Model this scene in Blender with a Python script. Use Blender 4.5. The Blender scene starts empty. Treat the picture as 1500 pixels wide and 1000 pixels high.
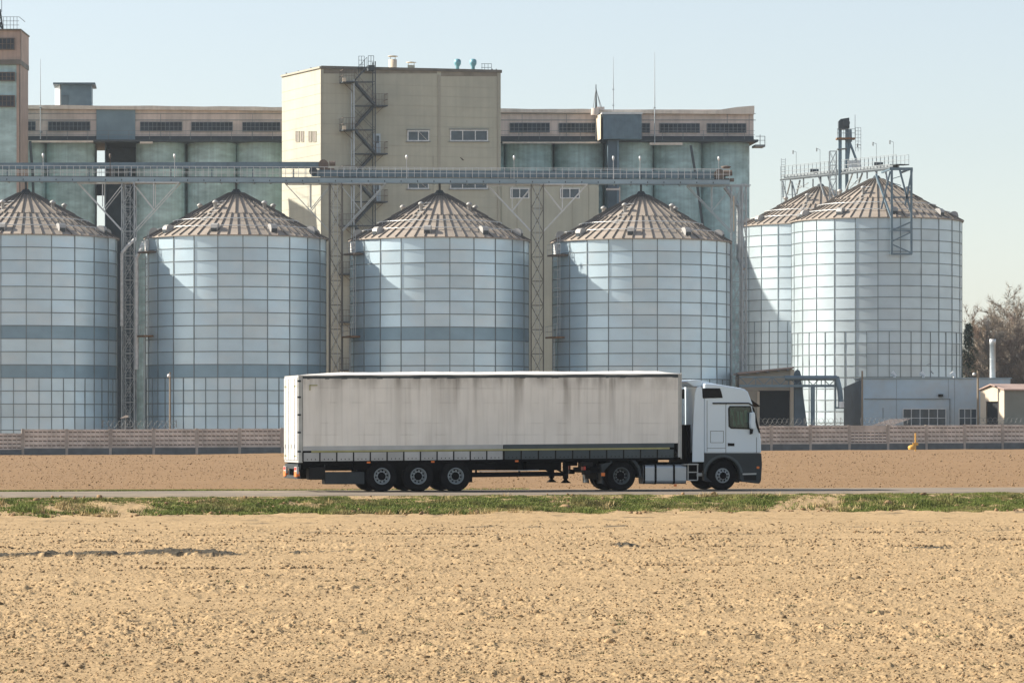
import bpy, math, random
import numpy as np
from mathutils import Vector, Matrix
random.seed(7)
RNG = np.random.default_rng(11)
R = math.radians
PI = math.pi
sc = bpy.context.scene
COL = sc.collection

# ------------------------------------------------------------ camera, sky, sun
F, H, HY = 5160.0, 2.2, 628.0          # focal length in photo pixels, eye height, horizon row
cam = bpy.data.cameras.new("camera")
cam.sensor_width = 36
cam.lens = 36 * F / 1500
cam.shift_y = (HY - 500) / 1500
cam.clip_start = 1
cam.clip_end = 8000
co = bpy.data.objects.new("camera", cam)
co.location = (0, 0, H)
co.rotation_euler = (R(90), 0, 0)
COL.objects.link(co)
sc.camera = co

SUN_TRAVEL, SUN_EL = -8.0, 32.0         # light travels to +x turned this many degrees away from the camera
w = bpy.data.worlds.new("World"); sc.world = w; w.use_nodes = True
nt = w.node_tree
bg = nt.nodes['Background']
sky = nt.nodes.new('ShaderNodeTexSky')
sky.sky_type = 'NISHITA'; sky.sun_disc = False
sky.sun_elevation = R(SUN_EL)
sky.sun_rotation = R(270 - SUN_TRAVEL)
sky.air_density = 1.0; sky.dust_density = 0.6; sky.ozone_density = 1.3
hsv = nt.nodes.new('ShaderNodeHueSaturation'); hsv.inputs['Saturation'].default_value = 0.58
nt.links.new(sky.outputs[0], hsv.inputs['Color']); nt.links.new(hsv.outputs[0], bg.inputs[0])
bg.inputs[1].default_value = 0.089
sun = bpy.data.lights.new("sun", 'SUN'); sun.energy = 5.0; sun.angle = R(0.5); sun.color = (1.0, 0.90, 0.77)
so = bpy.data.objects.new("sun", sun); COL.objects.link(so)
_d = Vector((math.cos(R(SUN_EL)) * math.cos(R(SUN_TRAVEL)), math.cos(R(SUN_EL)) * math.sin(R(SUN_TRAVEL)), -math.sin(R(SUN_EL))))
so.rotation_euler = _d.to_track_quat('-Z', 'Y').to_euler()
so.location = (-100, 50, 120)
sc.view_settings.view_transform = 'Standard'
sc.view_settings.look = 'None'
sc.view_settings.exposure = 0.9
sc.view_settings.gamma = 1.0

# ------------------------------------------------------------ helpers
def P(px, py, Y):
    return Vector(((px - 750) * Y / F, Y, H + (HY - py) * Y / F))
def PX(px, Y): return (px - 750) * Y / F
def PZ(py, Y): return H + (HY - py) * Y / F

def tag(o, label=None, cat=None, group=None, kind=None):
    if label: o['label'] = label
    if cat: o['category'] = cat
    if group: o['group'] = group
    if kind: o['kind'] = kind
    return o
def thing(name, label, cat, loc=(0, 0, 0), rz=0, group=None):
    o = bpy.data.objects.new(name, None); COL.objects.link(o)
    o.empty_display_size = 0.5
    o.location = loc; o.rotation_euler = (0, 0, rz)
    return tag(o, label, cat, group)
def wloc(o):
    v = Vector((0, 0, 0))
    while o: v += Vector(o.location); o = o.parent
    return v

class MB:
    def __init__(s): s.v = []; s.f = []; s.m = []; s.t = []; s.smooth = []
    def face(s, pts, m=0, t=1.0, sm=False):
        i = len(s.v); s.v.extend([tuple(p) for p in pts]); s.f.append(tuple(range(i, i + len(pts)))); s.m.append(m); s.t.append(t); s.smooth.append(sm)
    def raw(s, vs, fs, m=0, t=1.0, sm=False):
        i = len(s.v); s.v.extend([tuple(p) for p in vs])
        for f in fs: s.f.append(tuple(i + k for k in f)); s.m.append(m); s.t.append(t); s.smooth.append(sm)
    def box(s, lo, hi, m=0, t=1.0):
        x0, y0, z0 = lo; x1, y1, z1 = hi
        s.raw([(x0,y0,z0),(x1,y0,z0),(x1,y1,z0),(x0,y1,z0),(x0,y0,z1),(x1,y0,z1),(x1,y1,z1),(x0,y1,z1)],
              [(0,3,2,1),(4,5,6,7),(0,1,5,4),(1,2,6,5),(2,3,7,6),(3,0,4,7)], m, t)
    def bar(s, a, b, w, h=None, m=0, t=1.0):
        a = Vector(a); b = Vector(b); h = h or w
        d = (b - a)
        if d.length < 1e-6: return
        d.normalize()
        up = Vector((0, 0, 1)) if abs(d.z) < 0.95 else Vector((0, 1, 0))
        sx = d.cross(up).normalized() * w / 2; sy = sx.cross(d).normalized() * h / 2
        vs = [a - sx - sy, a + sx - sy, a + sx + sy, a - sx + sy, b - sx - sy, b + sx - sy, b + sx + sy, b - sx + sy]
        s.raw(vs, [(0,3,2,1),(4,5,6,7),(0,1,5,4),(1,2,6,5),(2,3,7,6),(3,0,4,7)], m, t)
    def tube(s, a, b, r, r2=None, n=10, m=0, t=1.0, cap=True):
        a = Vector(a); b = Vector(b); r2 = r if r2 is None else r2
        d = (b - a).normalized()
        up = Vector((0, 0, 1)) if abs(d.z) < 0.95 else Vector((0, 1, 0))
        sx = d.cross(up).normalized(); sy = sx.cross(d).normalized()
        vs = []
        for k in range(n):
            q = 2 * PI * k / n; e = sx * math.cos(q) + sy * math.sin(q)
            vs += [a + e * r, b + e * r2]
        fs = [(2*k, 2*k+1, (2*k+3) % (2*n), (2*k+2) % (2*n)) for k in range(n)]
        s.raw(vs, fs, m, t, True)
        if cap:
            s.raw(vs, [tuple(2*k for k in range(n))], m, t); s.raw(vs, [tuple(2*k+1 for k in reversed(range(n)))], m, t)
    def path(s, pts, r, n=6, m=0):
        for a, b in zip(pts[:-1], pts[1:]): s.tube(a, b, r, n=n, m=m)
    def prism(s, pts2, fn, a, b, m=0, t=1.0):
        """closed polygon pts2 [(p,q)] swept from depth a to b; fn(p,q,depth)->xyz"""
        n = len(pts2)
        va = [fn(p, q, a) for p, q in pts2]; vb = [fn(p, q, b) for p, q in pts2]
        s.raw(va + vb, [tuple(range(n)), tuple(range(2*n-1, n-1, -1))] + [(i, i+n, (i+1) % n + n, (i+1) % n) for i in range(n)], m, t)
    def lathe(s, prof, c, axis='z', n=24, m=0, t=1.0, sm=True):
        """prof [(radius, height)]"""
        vs = []; c = Vector(c)
        for (r, h) in prof:
            for k in range(n):
                q = 2 * PI * k / n
                if axis == 'z': p = Vector((r*math.cos(q), r*math.sin(q), h))
                elif axis == 'y': p = Vector((r*math.cos(q), h, r*math.sin(q)))
                else: p = Vector((h, r*math.cos(q), r*math.sin(q)))
                vs.append(c + p)
        fs = []
        for j in range(len(prof) - 1):
            for k in range(n):
                fs.append((j*n+k, j*n+(k+1) % n, (j+1)*n+(k+1) % n, (j+1)*n+k))
        s.raw(vs, fs, m, t, sm)
    def build(s, name, mats, parent=None, local=False, bevel=0, world_origin=None):
        me = bpy.data.meshes.new(name)
        off = Vector((0, 0, 0)) if local else (wloc(parent) if parent else Vector(world_origin or (0, 0, 0)))
        vs = np.array(s.v, dtype=np.float64) - np.array(off)
        me.from_pydata(vs.tolist(), [], s.f)
        if not isinstance(mats, (list, tuple)): mats = [mats]
        for q in mats: me.materials.append(q)
        me.polygons.foreach_set('material_index', s.m)
        me.polygons.foreach_set('use_smooth', s.smooth)
        if any(abs(t - 1) > 1e-6 for t in s.t):
            at = me.attributes.new('tint', 'FLOAT', 'FACE'); at.data.foreach_set('value', s.t)
        else:
            at = me.attributes.new('tint', 'FLOAT', 'FACE'); at.data.foreach_set('value', [1.0]*len(s.f))
        me.update()
        o = bpy.data.objects.new(name, me); COL.objects.link(o)
        if parent: o.parent = parent
        elif world_origin is not None: o.location = world_origin
        if bevel:
            bm_ = o.modifiers.new('bevel', 'BEVEL'); bm_.width = bevel; bm_.segments = 2; bm_.limit_method = 'ANGLE'
        return o

def children(o): return [c for c in o.children]
def copy_tree(o, parent=None):
    c = o.copy(); COL.objects.link(c); c.parent = parent
    for ch in list(o.children): copy_tree(ch, c)
    return c

# ------------------------------------------------------------ materials
def nodes_of(m): return m.node_tree.nodes, m.node_tree.links
def mat(name, col, rough=0.7, metal=0.0, var=0.15, scale=3.0, bump=0.0, bscale=20.0, stretch=(1, 1, 1), col2=None, cfac=(0.45, 0.6), c2scale=None, streak=0.0, spec=0.5, use_tint=True, detail=6):
    m = bpy.data.materials.new(name); m.use_nodes = True
    n, l = nodes_of(m); b = n['Principled BSDF']
    b.inputs['Roughness'].default_value = rough; b.inputs['Metallic'].default_value = metal
    b.inputs['Specular IOR Level'].default_value = spec
    tc = n.new('ShaderNodeTexCoord'); mp = n.new('ShaderNodeMapping'); mp.inputs['Scale'].default_value = stretch
    l.new(tc.outputs['Object'], mp.inputs[0])
    no = n.new('ShaderNodeTexNoise'); no.inputs['Scale'].default_value = scale; no.inputs['Detail'].default_value = detail
    l.new(mp.outputs[0], no.inputs['Vector'])
    mr = n.new('ShaderNodeMapRange'); mr.inputs[1].default_value = 0.3; mr.inputs[2].default_value = 0.7
    mr.inputs[3].default_value = 1 - var; mr.inputs[4].default_value = 1 + var
    l.new(no.outputs['Fac'], mr.inputs[0])
    at = n.new('ShaderNodeAttribute'); at.attribute_name = 'tint'
    mul = n.new('ShaderNodeMath'); mul.operation = 'MULTIPLY'
    l.new(mr.outputs[0], mul.inputs[0])
    if use_tint: l.new(at.outputs['Fac'], mul.inputs[1])
    else: mul.inputs[1].default_value = 1.0
    base = n.new('ShaderNodeMix'); base.data_type = 'RGBA'
    base.inputs[6].default_value = (*col, 1); base.inputs[7].default_value = (*(col2 or col), 1)
    n2 = n.new('ShaderNodeTexNoise'); n2.inputs['Scale'].default_value = c2scale or scale * 0.37; n2.inputs['Detail'].default_value = 8
    n2.inputs['Roughness'].default_value = 0.65
    l.new(mp.outputs[0], n2.inputs['Vector'])
    m2 = n.new('ShaderNodeMapRange'); m2.inputs[1].default_value = cfac[0]; m2.inputs[2].default_value = cfac[1]
    l.new(n2.outputs['Fac'], m2.inputs[0]); l.new(m2.outputs[0], base.inputs[0])
    vm = n.new('ShaderNodeVectorMath'); vm.operation = 'SCALE'
    l.new(base.outputs[2], vm.inputs[0])
    last = mul.outputs[0]
    if streak:
        mp2 = n.new('ShaderNodeMapping'); mp2.inputs['Scale'].default_value = (2.2, 2.2, 0.06)
        l.new(tc.outputs['Object'], mp2.inputs[0])
        n3 = n.new('ShaderNodeTexNoise'); n3.inputs['Scale'].default_value = 1.0; n3.inputs['Detail'].default_value = 6
        l.new(mp2.outputs[0], n3.inputs['Vector'])
        m3 = n.new('ShaderNodeMapRange'); m3.inputs[1].default_value = 0.42; m3.inputs[2].default_value = 0.68
        m3.inputs[3].default_value = 1.0; m3.inputs[4].default_value = 1 - streak
        l.new(n3.outputs['Fac'], m3.inputs[0])
        mu = n.new('ShaderNodeMath'); mu.operation = 'MULTIPLY'; l.new(last, mu.inputs[0]); l.new(m3.outputs[0], mu.inputs[1]); last = mu.outputs[0]
    l.new(last, vm.inputs['Scale']); l.new(vm.outputs[0], b.inputs['Base Color'])
    if bump:
        bn = n.new('ShaderNodeTexNoise'); bn.inputs['Scale'].default_value = bscale; bn.inputs['Detail'].default_value = 6
        l.new(mp.outputs[0], bn.inputs['Vector'])
        bu = n.new('ShaderNodeBump'); bu.inputs['Strength'].default_value = 0.8; bu.inputs['Distance'].default_value = bump
        l.new(bn.outputs['Fac'], bu.inputs['Height']); l.new(bu.outputs[0], b.inputs['Normal'])
    return m

M = {}
M['silo'] = mat('galvanised_sheet', (0.52, 0.66, 0.745), 0.38, 0.55, 0.05, 0.5, stretch=(1, 1, 1.6), col2=(0.58, 0.67, 0.72), c2scale=0.16, cfac=(0.48, 0.72))
M['silo_pale'] = mat('pale_galvanised_sheet', (0.50, 0.60, 0.655), 0.4, 0.40, 0.06, 0.5, stretch=(1, 1, 1.6), col2=(0.50, 0.61, 0.66), c2scale=0.16, cfac=(0.45, 0.7))
M['silo_dark'] = mat('weathered_sheet', (0.24, 0.36, 0.44), 0.45, 0.4, 0.10, 0.5)
M['stiff'] = mat('galvanised_stiffener', (0.19, 0.235, 0.255), 0.55, 0.4, 0.15, 1.0)
M['roof'] = mat('silo_roof_sheet', (0.35, 0.30, 0.25), 0.7, 0.05, 0.10, 0.8, col2=(0.30, 0.265, 0.225), c2scale=0.3)
M['rib'] = mat('silo_roof_rib', (0.15, 0.135, 0.12), 0.6, 0.2, 0.1, 1)  # darker than the sheet: the ribs' shaded sides put into the colour
M['galv'] = mat('galvanised_steel', (0.40, 0.44, 0.46), 0.45, 0.55, 0.15, 2)
M['galvlight'] = mat('bright_galvanised_steel', (0.62, 0.64, 0.64), 0.45, 0.35, 0.12, 2)
M['ventgrey'] = mat('dull_vent_steel', (0.38, 0.38, 0.37), 0.6, 0.3, 0.15, 2)
M['towersteel'] = mat('dark_lattice_steel', (0.17, 0.165, 0.15), 0.6, 0.2, 0.15, 2)
M['bluesteel'] = mat('blue_grey_steel', (0.14, 0.205, 0.25), 0.5, 0.3, 0.15, 1.2)
M['bluelight'] = mat('pale_blue_steel', (0.28, 0.37, 0.42), 0.5, 0.25, 0.12, 0.6)
M['darksteel'] = mat('dark_painted_steel', (0.055, 0.07, 0.08), 0.6, 0.2, 0.2, 1.5)
M['rust'] = mat('rusty_orange_steel', (0.22, 0.12, 0.055), 0.75, 0.1, 0.25, 2.5)
M['brownsteel'] = mat('rust_brown_steel', (0.15, 0.12, 0.10), 0.7, 0.2, 0.25, 2.5)
M['conc'] = mat('weathered_concrete', (0.47, 0.64, 0.64), 0.9, 0, 0.18, 0.5, 0.02, 3, stretch=(1, 1, 2.6), col2=(0.33, 0.46, 0.46), c2scale=0.18, streak=0.2, cfac=(0.4, 0.62))
M['pinkconc'] = mat('pinkish_plaster', (0.70, 0.60, 0.54), 0.9, 0, 0.10, 0.8, col2=(0.58, 0.51, 0.46), c2scale=0.25, streak=0.15)
M['cornice'] = mat('tan_concrete_cornice', (0.72, 0.64, 0.55), 0.9, 0, 0.12, 0.6, streak=0.15)
M['beige'] = mat('beige_panel_cladding', (0.46, 0.455, 0.37), 0.8, 0, 0.05, 0.4, col2=(0.41, 0.41, 0.34), c2scale=0.12, streak=0.08)
M['seam'] = mat('panel_joint', (0.37, 0.355, 0.295), 0.8, 0, 0.05)
M['parapet'] = mat('stained_parapet_cap', (0.15, 0.14, 0.12), 0.7, 0.1, 0.25, 0.8)
M['glass'] = mat('dark_window_glass', (0.045, 0.065, 0.085), 0.12, 0, 0.4, 0.7)
M['oldglass'] = mat('dusty_gallery_glass', (0.035, 0.05, 0.065), 0.4, 0, 0.5, 0.9, spec=0.2)
M['wframe'] = mat('white_window_frame', (0.66, 0.67, 0.66), 0.5)
M['gframe'] = mat('grey_window_frame', (0.20, 0.22, 0.23), 0.6)
M['void'] = mat('dark_interior', (0.012, 0.016, 0.02), 0.9)
M['fence'] = mat('fence_concrete', (0.60, 0.52, 0.46), 0.9, 0, 0.14, 1.5, 0.01, 12, col2=(0.45, 0.39, 0.34), c2scale=0.5)
M['fenceshade'] = mat('fence_recess_shade', (0.15, 0.13, 0.125), 0.95, 0, 0.2, 2)
M['fbase'] = mat('fence_foundation', (0.12, 0.13, 0.135), 0.9, 0, 0.2, 1.5)
M['wire'] = mat('razor_wire', (0.20, 0.21, 0.21), 0.5, 0.6)
M['bluewall'] = mat('blue_grey_rendered_wall', (0.46, 0.59, 0.68), 0.85, 0, 0.06, 0.6, col2=(0.46, 0.49, 0.49), c2scale=0.08, cfac=(0.4, 0.6))
M['bluedark'] = mat('dark_blue_cladding', (0.075, 0.115, 0.145), 0.6, 0, 0.15, 1)
M['cream'] = mat('cream_sun_tone', (0.62, 0.53, 0.41), 0.85, 0, 0.06, 0.8)
M['greenwall'] = mat('grey_green_wall', (0.19, 0.21, 0.19), 0.85, 0, 0.08, 0.8)
M['pinkroof'] = mat('faded_red_roof_sheet', (0.38, 0.28, 0.24), 0.75, 0, 0.12, 0.8)
M['wood'] = mat('weathered_wood_pole', (0.23, 0.19, 0.14), 0.9, 0, 0.2, 3, stretch=(3, 3, .3))
M['white'] = mat('white_metal', (0.72, 0.73, 0.72), 0.4)
M['yellow'] = mat('yellow_paint', (0.62, 0.34, 0.06), 0.5)
M['orange'] = mat('orange_lens', (0.75, 0.18, 0.03), 0.35)
M['red'] = mat('red_lens', (0.5, 0.03, 0.02), 0.35)
M['turq'] = mat('turquoise_vent_paint', (0.14, 0.32, 0.38), 0.5, 0.1)
M['truckwhite'] = mat('white_truck_paint', (0.62, 0.73, 0.82), 0.22, 0, 0.04, 1.0, col2=(0.58, 0.69, 0.78), c2scale=0.5)
M['plastic'] = mat('dark_grey_plastic', (0.032, 0.04, 0.045), 0.6, 0, 0.15, 2, spec=0.3)
M['blackp'] = mat('black_plastic', (0.006, 0.006, 0.007), 0.6, 0, 0.2, 3, spec=0.25)
M['chassis'] = mat('black_chassis_paint', (0.004, 0.004, 0.005), 0.8, 0, 0.3, 3, spec=0.1)
M['tyre'] = mat('tyre_rubber', (0.010, 0.010, 0.011), 0.95, 0, 0.25, 5, spec=0.1)
M['rim'] = mat('grey_steel_rim', (0.30, 0.34, 0.36), 0.45, 0.4, 0.15, 6)
M['rimdark'] = mat('dark_steel_rim', (0.10, 0.115, 0.12), 0.5, 0.3, 0.2, 6)
M['alu'] = mat('aluminium_tank', (0.38, 0.42, 0.46), 0.4, 0.6, 0.08, 2)
M['tape'] = mat('yellow_reflective_tape', (0.33, 0.32, 0.14), 0.5, 0, 0.12, 4)
M['frame'] = mat('grey_trailer_frame', (0.42, 0.43, 0.42), 0.5, 0.1, 0.12, 3)
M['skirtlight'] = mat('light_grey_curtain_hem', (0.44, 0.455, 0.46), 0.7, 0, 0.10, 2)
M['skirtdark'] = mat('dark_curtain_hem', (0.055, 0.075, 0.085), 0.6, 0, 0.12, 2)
M['rooftarp'] = mat('white_roof_tarp', (0.66, 0.65, 0.62), 0.7, 0, 0.06, 1)
M['reardoor'] = mat('white_rear_door', (0.78, 0.77, 0.74), 0.5, 0, 0.04, 1)
M['bird'] = mat('black_feathers', (0.02, 0.02, 0.022), 0.8)
M['bark'] = mat('grey_brown_bark', (0.17, 0.135, 0.11), 0.9, 0, 0.25, 2)
M['twig'] = mat('brown_twigs', (0.24, 0.195, 0.145), 0.9, 0, 0.25, 0.4)
M['needle'] = mat('dark_green_needles', (0.07, 0.11, 0.06), 0.8, 0, 0.3, 0.8)
M['shrub'] = mat('brown_green_brush', (0.27, 0.235, 0.155), 0.9, 0, 0.3, 0.5)

def curtain_mat():
    m = mat('dirty_white_curtain_tarp', (0.80, 0.775, 0.73), 0.9, 0, 0.05, 1.2)
    n, l = nodes_of(m); b = n['Principled BSDF']
    src = b.inputs['Base Color'].links[0].from_socket
    tc = n.new('ShaderNodeTexCoord'); sep = n.new('ShaderNodeSeparateXYZ'); l.new(tc.outputs['Object'], sep.inputs[0])
    def noise(scale, sx, sz, detail=5, off=0):
        cmb = n.new('ShaderNodeMapping'); cmb.inputs['Scale'].default_value = (sx, 0.001, sz); cmb.inputs['Location'].default_value = (off, off, off)
        l.new(tc.outputs['Object'], cmb.inputs[0])
        t = n.new('ShaderNodeTexNoise'); t.inputs['Scale'].default_value = scale; t.inputs['Detail'].default_value = detail
        l.new(cmb.outputs[0], t.inputs['Vector']); return t.outputs['Fac']
    def mr(s, a, b_, c, d):
        t = n.new('ShaderNodeMapRange'); t.inputs[1].default_value = a; t.inputs[2].default_value = b_; t.inputs[3].default_value = c; t.inputs[4].default_value = d
        l.new(s, t.inputs[0]); return t.outputs[0]
    def mth(op, a, b_):
        t = n.new('ShaderNodeMath'); t.operation = op
        for k, q in enumerate((a, b_)):
            if isinstance(q, (int, float)): t.inputs[k].default_value = q
            else: l.new(q, t.inputs[k])
        return t.outputs[0]
    # rain streaks starting at the top rail, fading downwards; broader towards the tractor end
    streak = mr(noise(1.0, 2.4, 0.14), 0.47, 0.68, 0, 1)
    fine = mr(noise(1.0, 7.0, 0.35, off=5), 0.5, 0.72, 0, 1)
    top = mr(sep.outputs['Z'], 2.2, 3.9, 0.12, 1.0)
    fr = mr(sep.outputs['X'], 2.0, 9.0, 0.45, 1.0)
    d1 = mth('MULTIPLY', mth('MULTIPLY', streak, top), fr)
    toprow = mth('MULTIPLY', mr(sep.outputs['Z'], 3.45, 3.95, 0, 1), mr(noise(1.0, 1.8, 0.8, off=9), 0.4, 0.65, 0.15, 1))
    # battens behind the tarp: horizontal rubbing lines
    ln = None
    for z in (1.95, 2.35, 3.05, 3.55):
        q = mth('ABSOLUTE', mth('SUBTRACT', sep.outputs['Z'], z), 0)
        q = mr(q, 0.0, 0.035, 1, 0)
        ln = q if ln is None else mth('MAXIMUM', ln, q)
    ln = mth('MULTIPLY', ln, mr(noise(1.0, 1.1, 0.7, off=3), 0.47, 0.6, 0, 0.5))
    # pale vertical pleats and dim pillars
    wv = n.new('ShaderNodeMath'); wv.operation = 'FRACT'; sc_ = mth('MULTIPLY', sep.outputs['X'], 1 / 0.62); l.new(sc_, wv.inputs[0])
    pleat = mr(mth('ABSOLUTE', mth('SUBTRACT', wv.outputs[0], 0.5), 0), 0.46, 0.5, 0, 1)
    pleat = mth('MULTIPLY', pleat, mr(noise(1.0, 1.3, 0.6, off=7), 0.42, 0.55, 0, 1))
    dirt = mth('ADD', mth('MULTIPLY', d1, 0.62), mth('MULTIPLY', fine, 0.18))
    dirt = mth('ADD', dirt, mth('MULTIPLY', toprow, 0.68))
    dirt = mth('ADD', dirt, mth('MULTIPLY', ln, 0.35))
    mx = n.new('ShaderNodeMix'); mx.data_type = 'RGBA'; l.new(dirt, mx.inputs[0]); l.new(src, mx.inputs[6]); mx.inputs[7].default_value = (0.17, 0.145, 0.12, 1)
    m2 = n.new('ShaderNodeMix'); m2.data_type = 'RGBA'; l.new(mth('MULTIPLY', pleat, 0.35), m2.inputs[0]); l.new(mx.outputs[2], m2.inputs[6]); m2.inputs[7].default_value = (0.68, 0.68, 0.66, 1)
    l.new(m2.outputs[2], b.inputs['Base Color'])
    return m
M['curtain'] = curtain_mat()

def glass_mix():
    m = bpy.data.materials.new('tinted_cab_glass'); m.use_nodes = True; n, l = nodes_of(m)
    n.remove(n['Principled BSDF']); out = n['Material Output']
    tr = n.new('ShaderNodeBsdfTransparent'); tr.inputs[0].default_value = (0.55, 0.75, 0.7, 1)
    gl = n.new('ShaderNodeBsdfGlossy'); gl.inputs['Roughness'].default_value = 0.05
    fr = n.new('ShaderNodeFresnel'); fr.inputs[0].default_value = 1.6
    mx = n.new('ShaderNodeMixShader'); l.new(fr.outputs[0], mx.inputs[0]); l.new(tr.outputs[0], mx.inputs[1]); l.new(gl.outputs[0], mx.inputs[2])
    l.new(mx.outputs[0], out.inputs[0]); return m
M['cabglass'] = glass_mix()

def soil_mat(name, c1, c2, c3, dark, bump, fleck=0.75):
    m = bpy.data.materials.new(name); m.use_nodes = True; n, l = nodes_of(m); b = n['Principled BSDF']
    b.inputs['Roughness'].default_value = 0.95; b.inputs['Specular IOR Level'].default_value = 0.1
    ge = n.new('ShaderNodeNewGeometry')
    def noise(s, d=8, r=0.6, sc_=(1, 1, 1)):
        mp = n.new('ShaderNodeMapping'); mp.inputs['Scale'].default_value = sc_; l.new(ge.outputs['Position'], mp.inputs[0])
        t = n.new('ShaderNodeTexNoise'); t.inputs['Scale'].default_value = s; t.inputs['Detail'].default_value = d; t.inputs['Roughness'].default_value = r
        l.new(mp.outputs[0], t.inputs['Vector']); return t.outputs['Fac']
    def mr(s, a, b_, c=0, d=1):
        t = n.new('ShaderNodeMapRange'); t.inputs[1].default_value = a; t.inputs[2].default_value = b_; t.inputs[3].default_value = c; t.inputs[4].default_value = d
        l.new(s, t.inputs[0]); return t.outputs[0]
    def mix(f, a, c):
        t = n.new('ShaderNodeMix'); t.data_type = 'RGBA'; l.new(f, t.inputs[0])
        if isinstance(a, tuple): t.inputs[6].default_value = (*a, 1)
        else: l.new(a, t.inputs[6])
        t.inputs[7].default_value = (*c, 1); return t.outputs[2]
    x = mix(mr(noise(0.35, 6, 0.6, (0.5, 1.6, 1)), 0.4, 0.62), c1, c2)
    x = mix(mr(noise(7.0, 6, 0.7), 0.45, 0.7, 0, 0.75), x, c3)
    x = mix(mr(noise(2.2, 8, 0.75, (1, 0.25, 1)), 0.56, 0.70, 0, 0.6), x, dark)
    x = mix(mr(noise(9.0, 4, 0.6, (1, 0.5, 1)), 0.60, 0.68, 0, fleck), x, tuple(q * 0.62 for q in dark))
    x = mix(mr(noise(30.0, 3, 0.6), 0.54, 0.68, 0, 0.75), x, dark)
    at = n.new('ShaderNodeAttribute'); at.attribute_name = 'darken'
    x = mix(at.outputs['Fac'], x, (0.060, 0.056, 0.044))
    l.new(x, b.inputs['Base Color'])
    bu = n.new('ShaderNodeBump'); bu.inputs['Strength'].default_value = 0.7; bu.inputs['Distance'].default_value = bump
    l.new(noise(16, 8, 0.7), bu.inputs['Height']); l.new(bu.outputs[0], b.inputs['Normal'])
    return m
M['soil'] = soil_mat('dry_tan_soil', (0.415, 0.298, 0.165), (0.36, 0.256, 0.14), (0.465, 0.342, 0.195), (0.18, 0.13, 0.073), 0.016)
M['soilfar'] = soil_mat('brown_tilled_soil', (0.265, 0.172, 0.093), (0.235, 0.15, 0.08), (0.30, 0.202, 0.115), (0.18, 0.118, 0.066), 0.03, 0.15)
M['clod'] = mat('dry_soil_clods', (0.34, 0.235, 0.13), 0.95, 0, 0.25, 2.0, col2=(0.19, 0.14, 0.085), c2scale=1.3, spec=0.1)
M['clodfar'] = mat('brown_soil_clods', (0.24, 0.16, 0.09), 0.95, 0, 0.25, 2.0, spec=0.1)
M['asphalt'] = mat('worn_asphalt', (0.22, 0.19, 0.155), 0.95, 0, 0.12, 1.2, 0, 40, col2=(0.26, 0.22, 0.17), c2scale=0.3, spec=0.05, use_tint=False)
M['grass'] = mat('spring_grass', (0.15, 0.185, 0.045), 0.8, 0, 0.3, 0.9, col2=(0.26, 0.22, 0.095), cfac=(0.48, 0.66), c2scale=0.5, spec=0.2)

# ------------------------------------------------------------ noise
def _hash(ix, iy, seed):
    h = (ix.astype(np.int64) * 374761393 + iy.astype(np.int64) * 668265263 + seed * 1442695041) & 0xFFFFFFFF
    h = ((h ^ (h >> 13)) * 1274126177) & 0xFFFFFFFF
    h = (h ^ (h >> 16)) & 0xFFFFFFFF
    return h / 4294967295.0
def vnoise(x, y, seed=0):
    ix = np.floor(x); iy = np.floor(y); fx = x - ix; fy = y - iy
    fx = fx * fx * (3 - 2 * fx); fy = fy * fy * (3 - 2 * fy)
    a = _hash(ix, iy, seed); b = _hash(ix + 1, iy, seed); c = _hash(ix, iy + 1, seed); d = _hash(ix + 1, iy + 1, seed)
    return (a * (1 - fx) + b * fx) * (1 - fy) + (c * (1 - fx) + d * fx) * fy
def fbm(x, y, oct_=4, seed=0, gain=0.5):
    s = 0; a = 1; t = 0
    for k in range(oct_):
        s = s + a * vnoise(x * 2**k + 17.3 * k, y * 2**k - 9.1 * k, seed + k); t += a; a *= gain
    return s / t
def smooth(a, b, x):
    t = np.clip((x - a) / (b - a), 0, 1); return t * t * (3 - 2 * t)

# ------------------------------------------------------------ ground
TH = R(14.3)
CT, ST = math.cos(TH), math.sin(TH)
RC = Vector((0, 121.0, 0))                       # a point on the road's centre line
def road_d(X, Y):                                # + towards the camera
    return X * ST - (Y - RC.y) * CT
def base_z(X, Y):
    d = road_d(X, Y)
    zf = -0.45
    near = 0.02 + (zf - 0.02) * smooth(4.3, 10.8, d)
    back = np.clip(0.0044 * X, -0.25, 0.25) * smooth(-8, -60, d) if False else np.clip(0.0044 * X, -0.3, 0.3) * (1 - smooth(-150, -10, d))
    return np.where(d > 0, near, 0.03 * (1 - smooth(4.6, 9, -d)) + back)
def grid_object(name, X, Y, Z, mat_, attrs=None, kind='structure'):
    r, c = X.shape
    co_ = np.stack([X.ravel(), Y.ravel(), Z.ravel()], 1)
    i = np.arange(r * c).reshape(r, c)
    q = np.stack([i[:-1, :-1].ravel(), i[:-1, 1:].ravel(), i[1:, 1:].ravel(), i[1:, :-1].ravel()], 1)
    me = bpy.data.meshes.new(name)
    me.vertices.add(len(co_)); me.vertices.foreach_set('co', co_.ravel())
    me.loops.add(q.size); me.loops.foreach_set('vertex_index', q.ravel().astype(np.int32))
    me.polygons.add(len(q)); me.polygons.foreach_set('loop_start', np.arange(0, q.size, 4, dtype=np.int32))
    me.polygons.foreach_set('loop_total', np.full(len(q), 4, dtype=np.int32))
    me.polygons.foreach_set('use_smooth', np.ones(len(q), dtype=bool))
    for k, a in (attrs or {}).items():
        at = me.attributes.new(k, 'FLOAT', 'POINT'); at.data.foreach_set('value', a.ravel().astype(np.float32))
    me.materials.append(mat_); me.update(); me.validate()
    o = bpy.data.objects.new(name, me); COL.objects.link(o)
    return tag(o, kind=kind)

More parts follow.
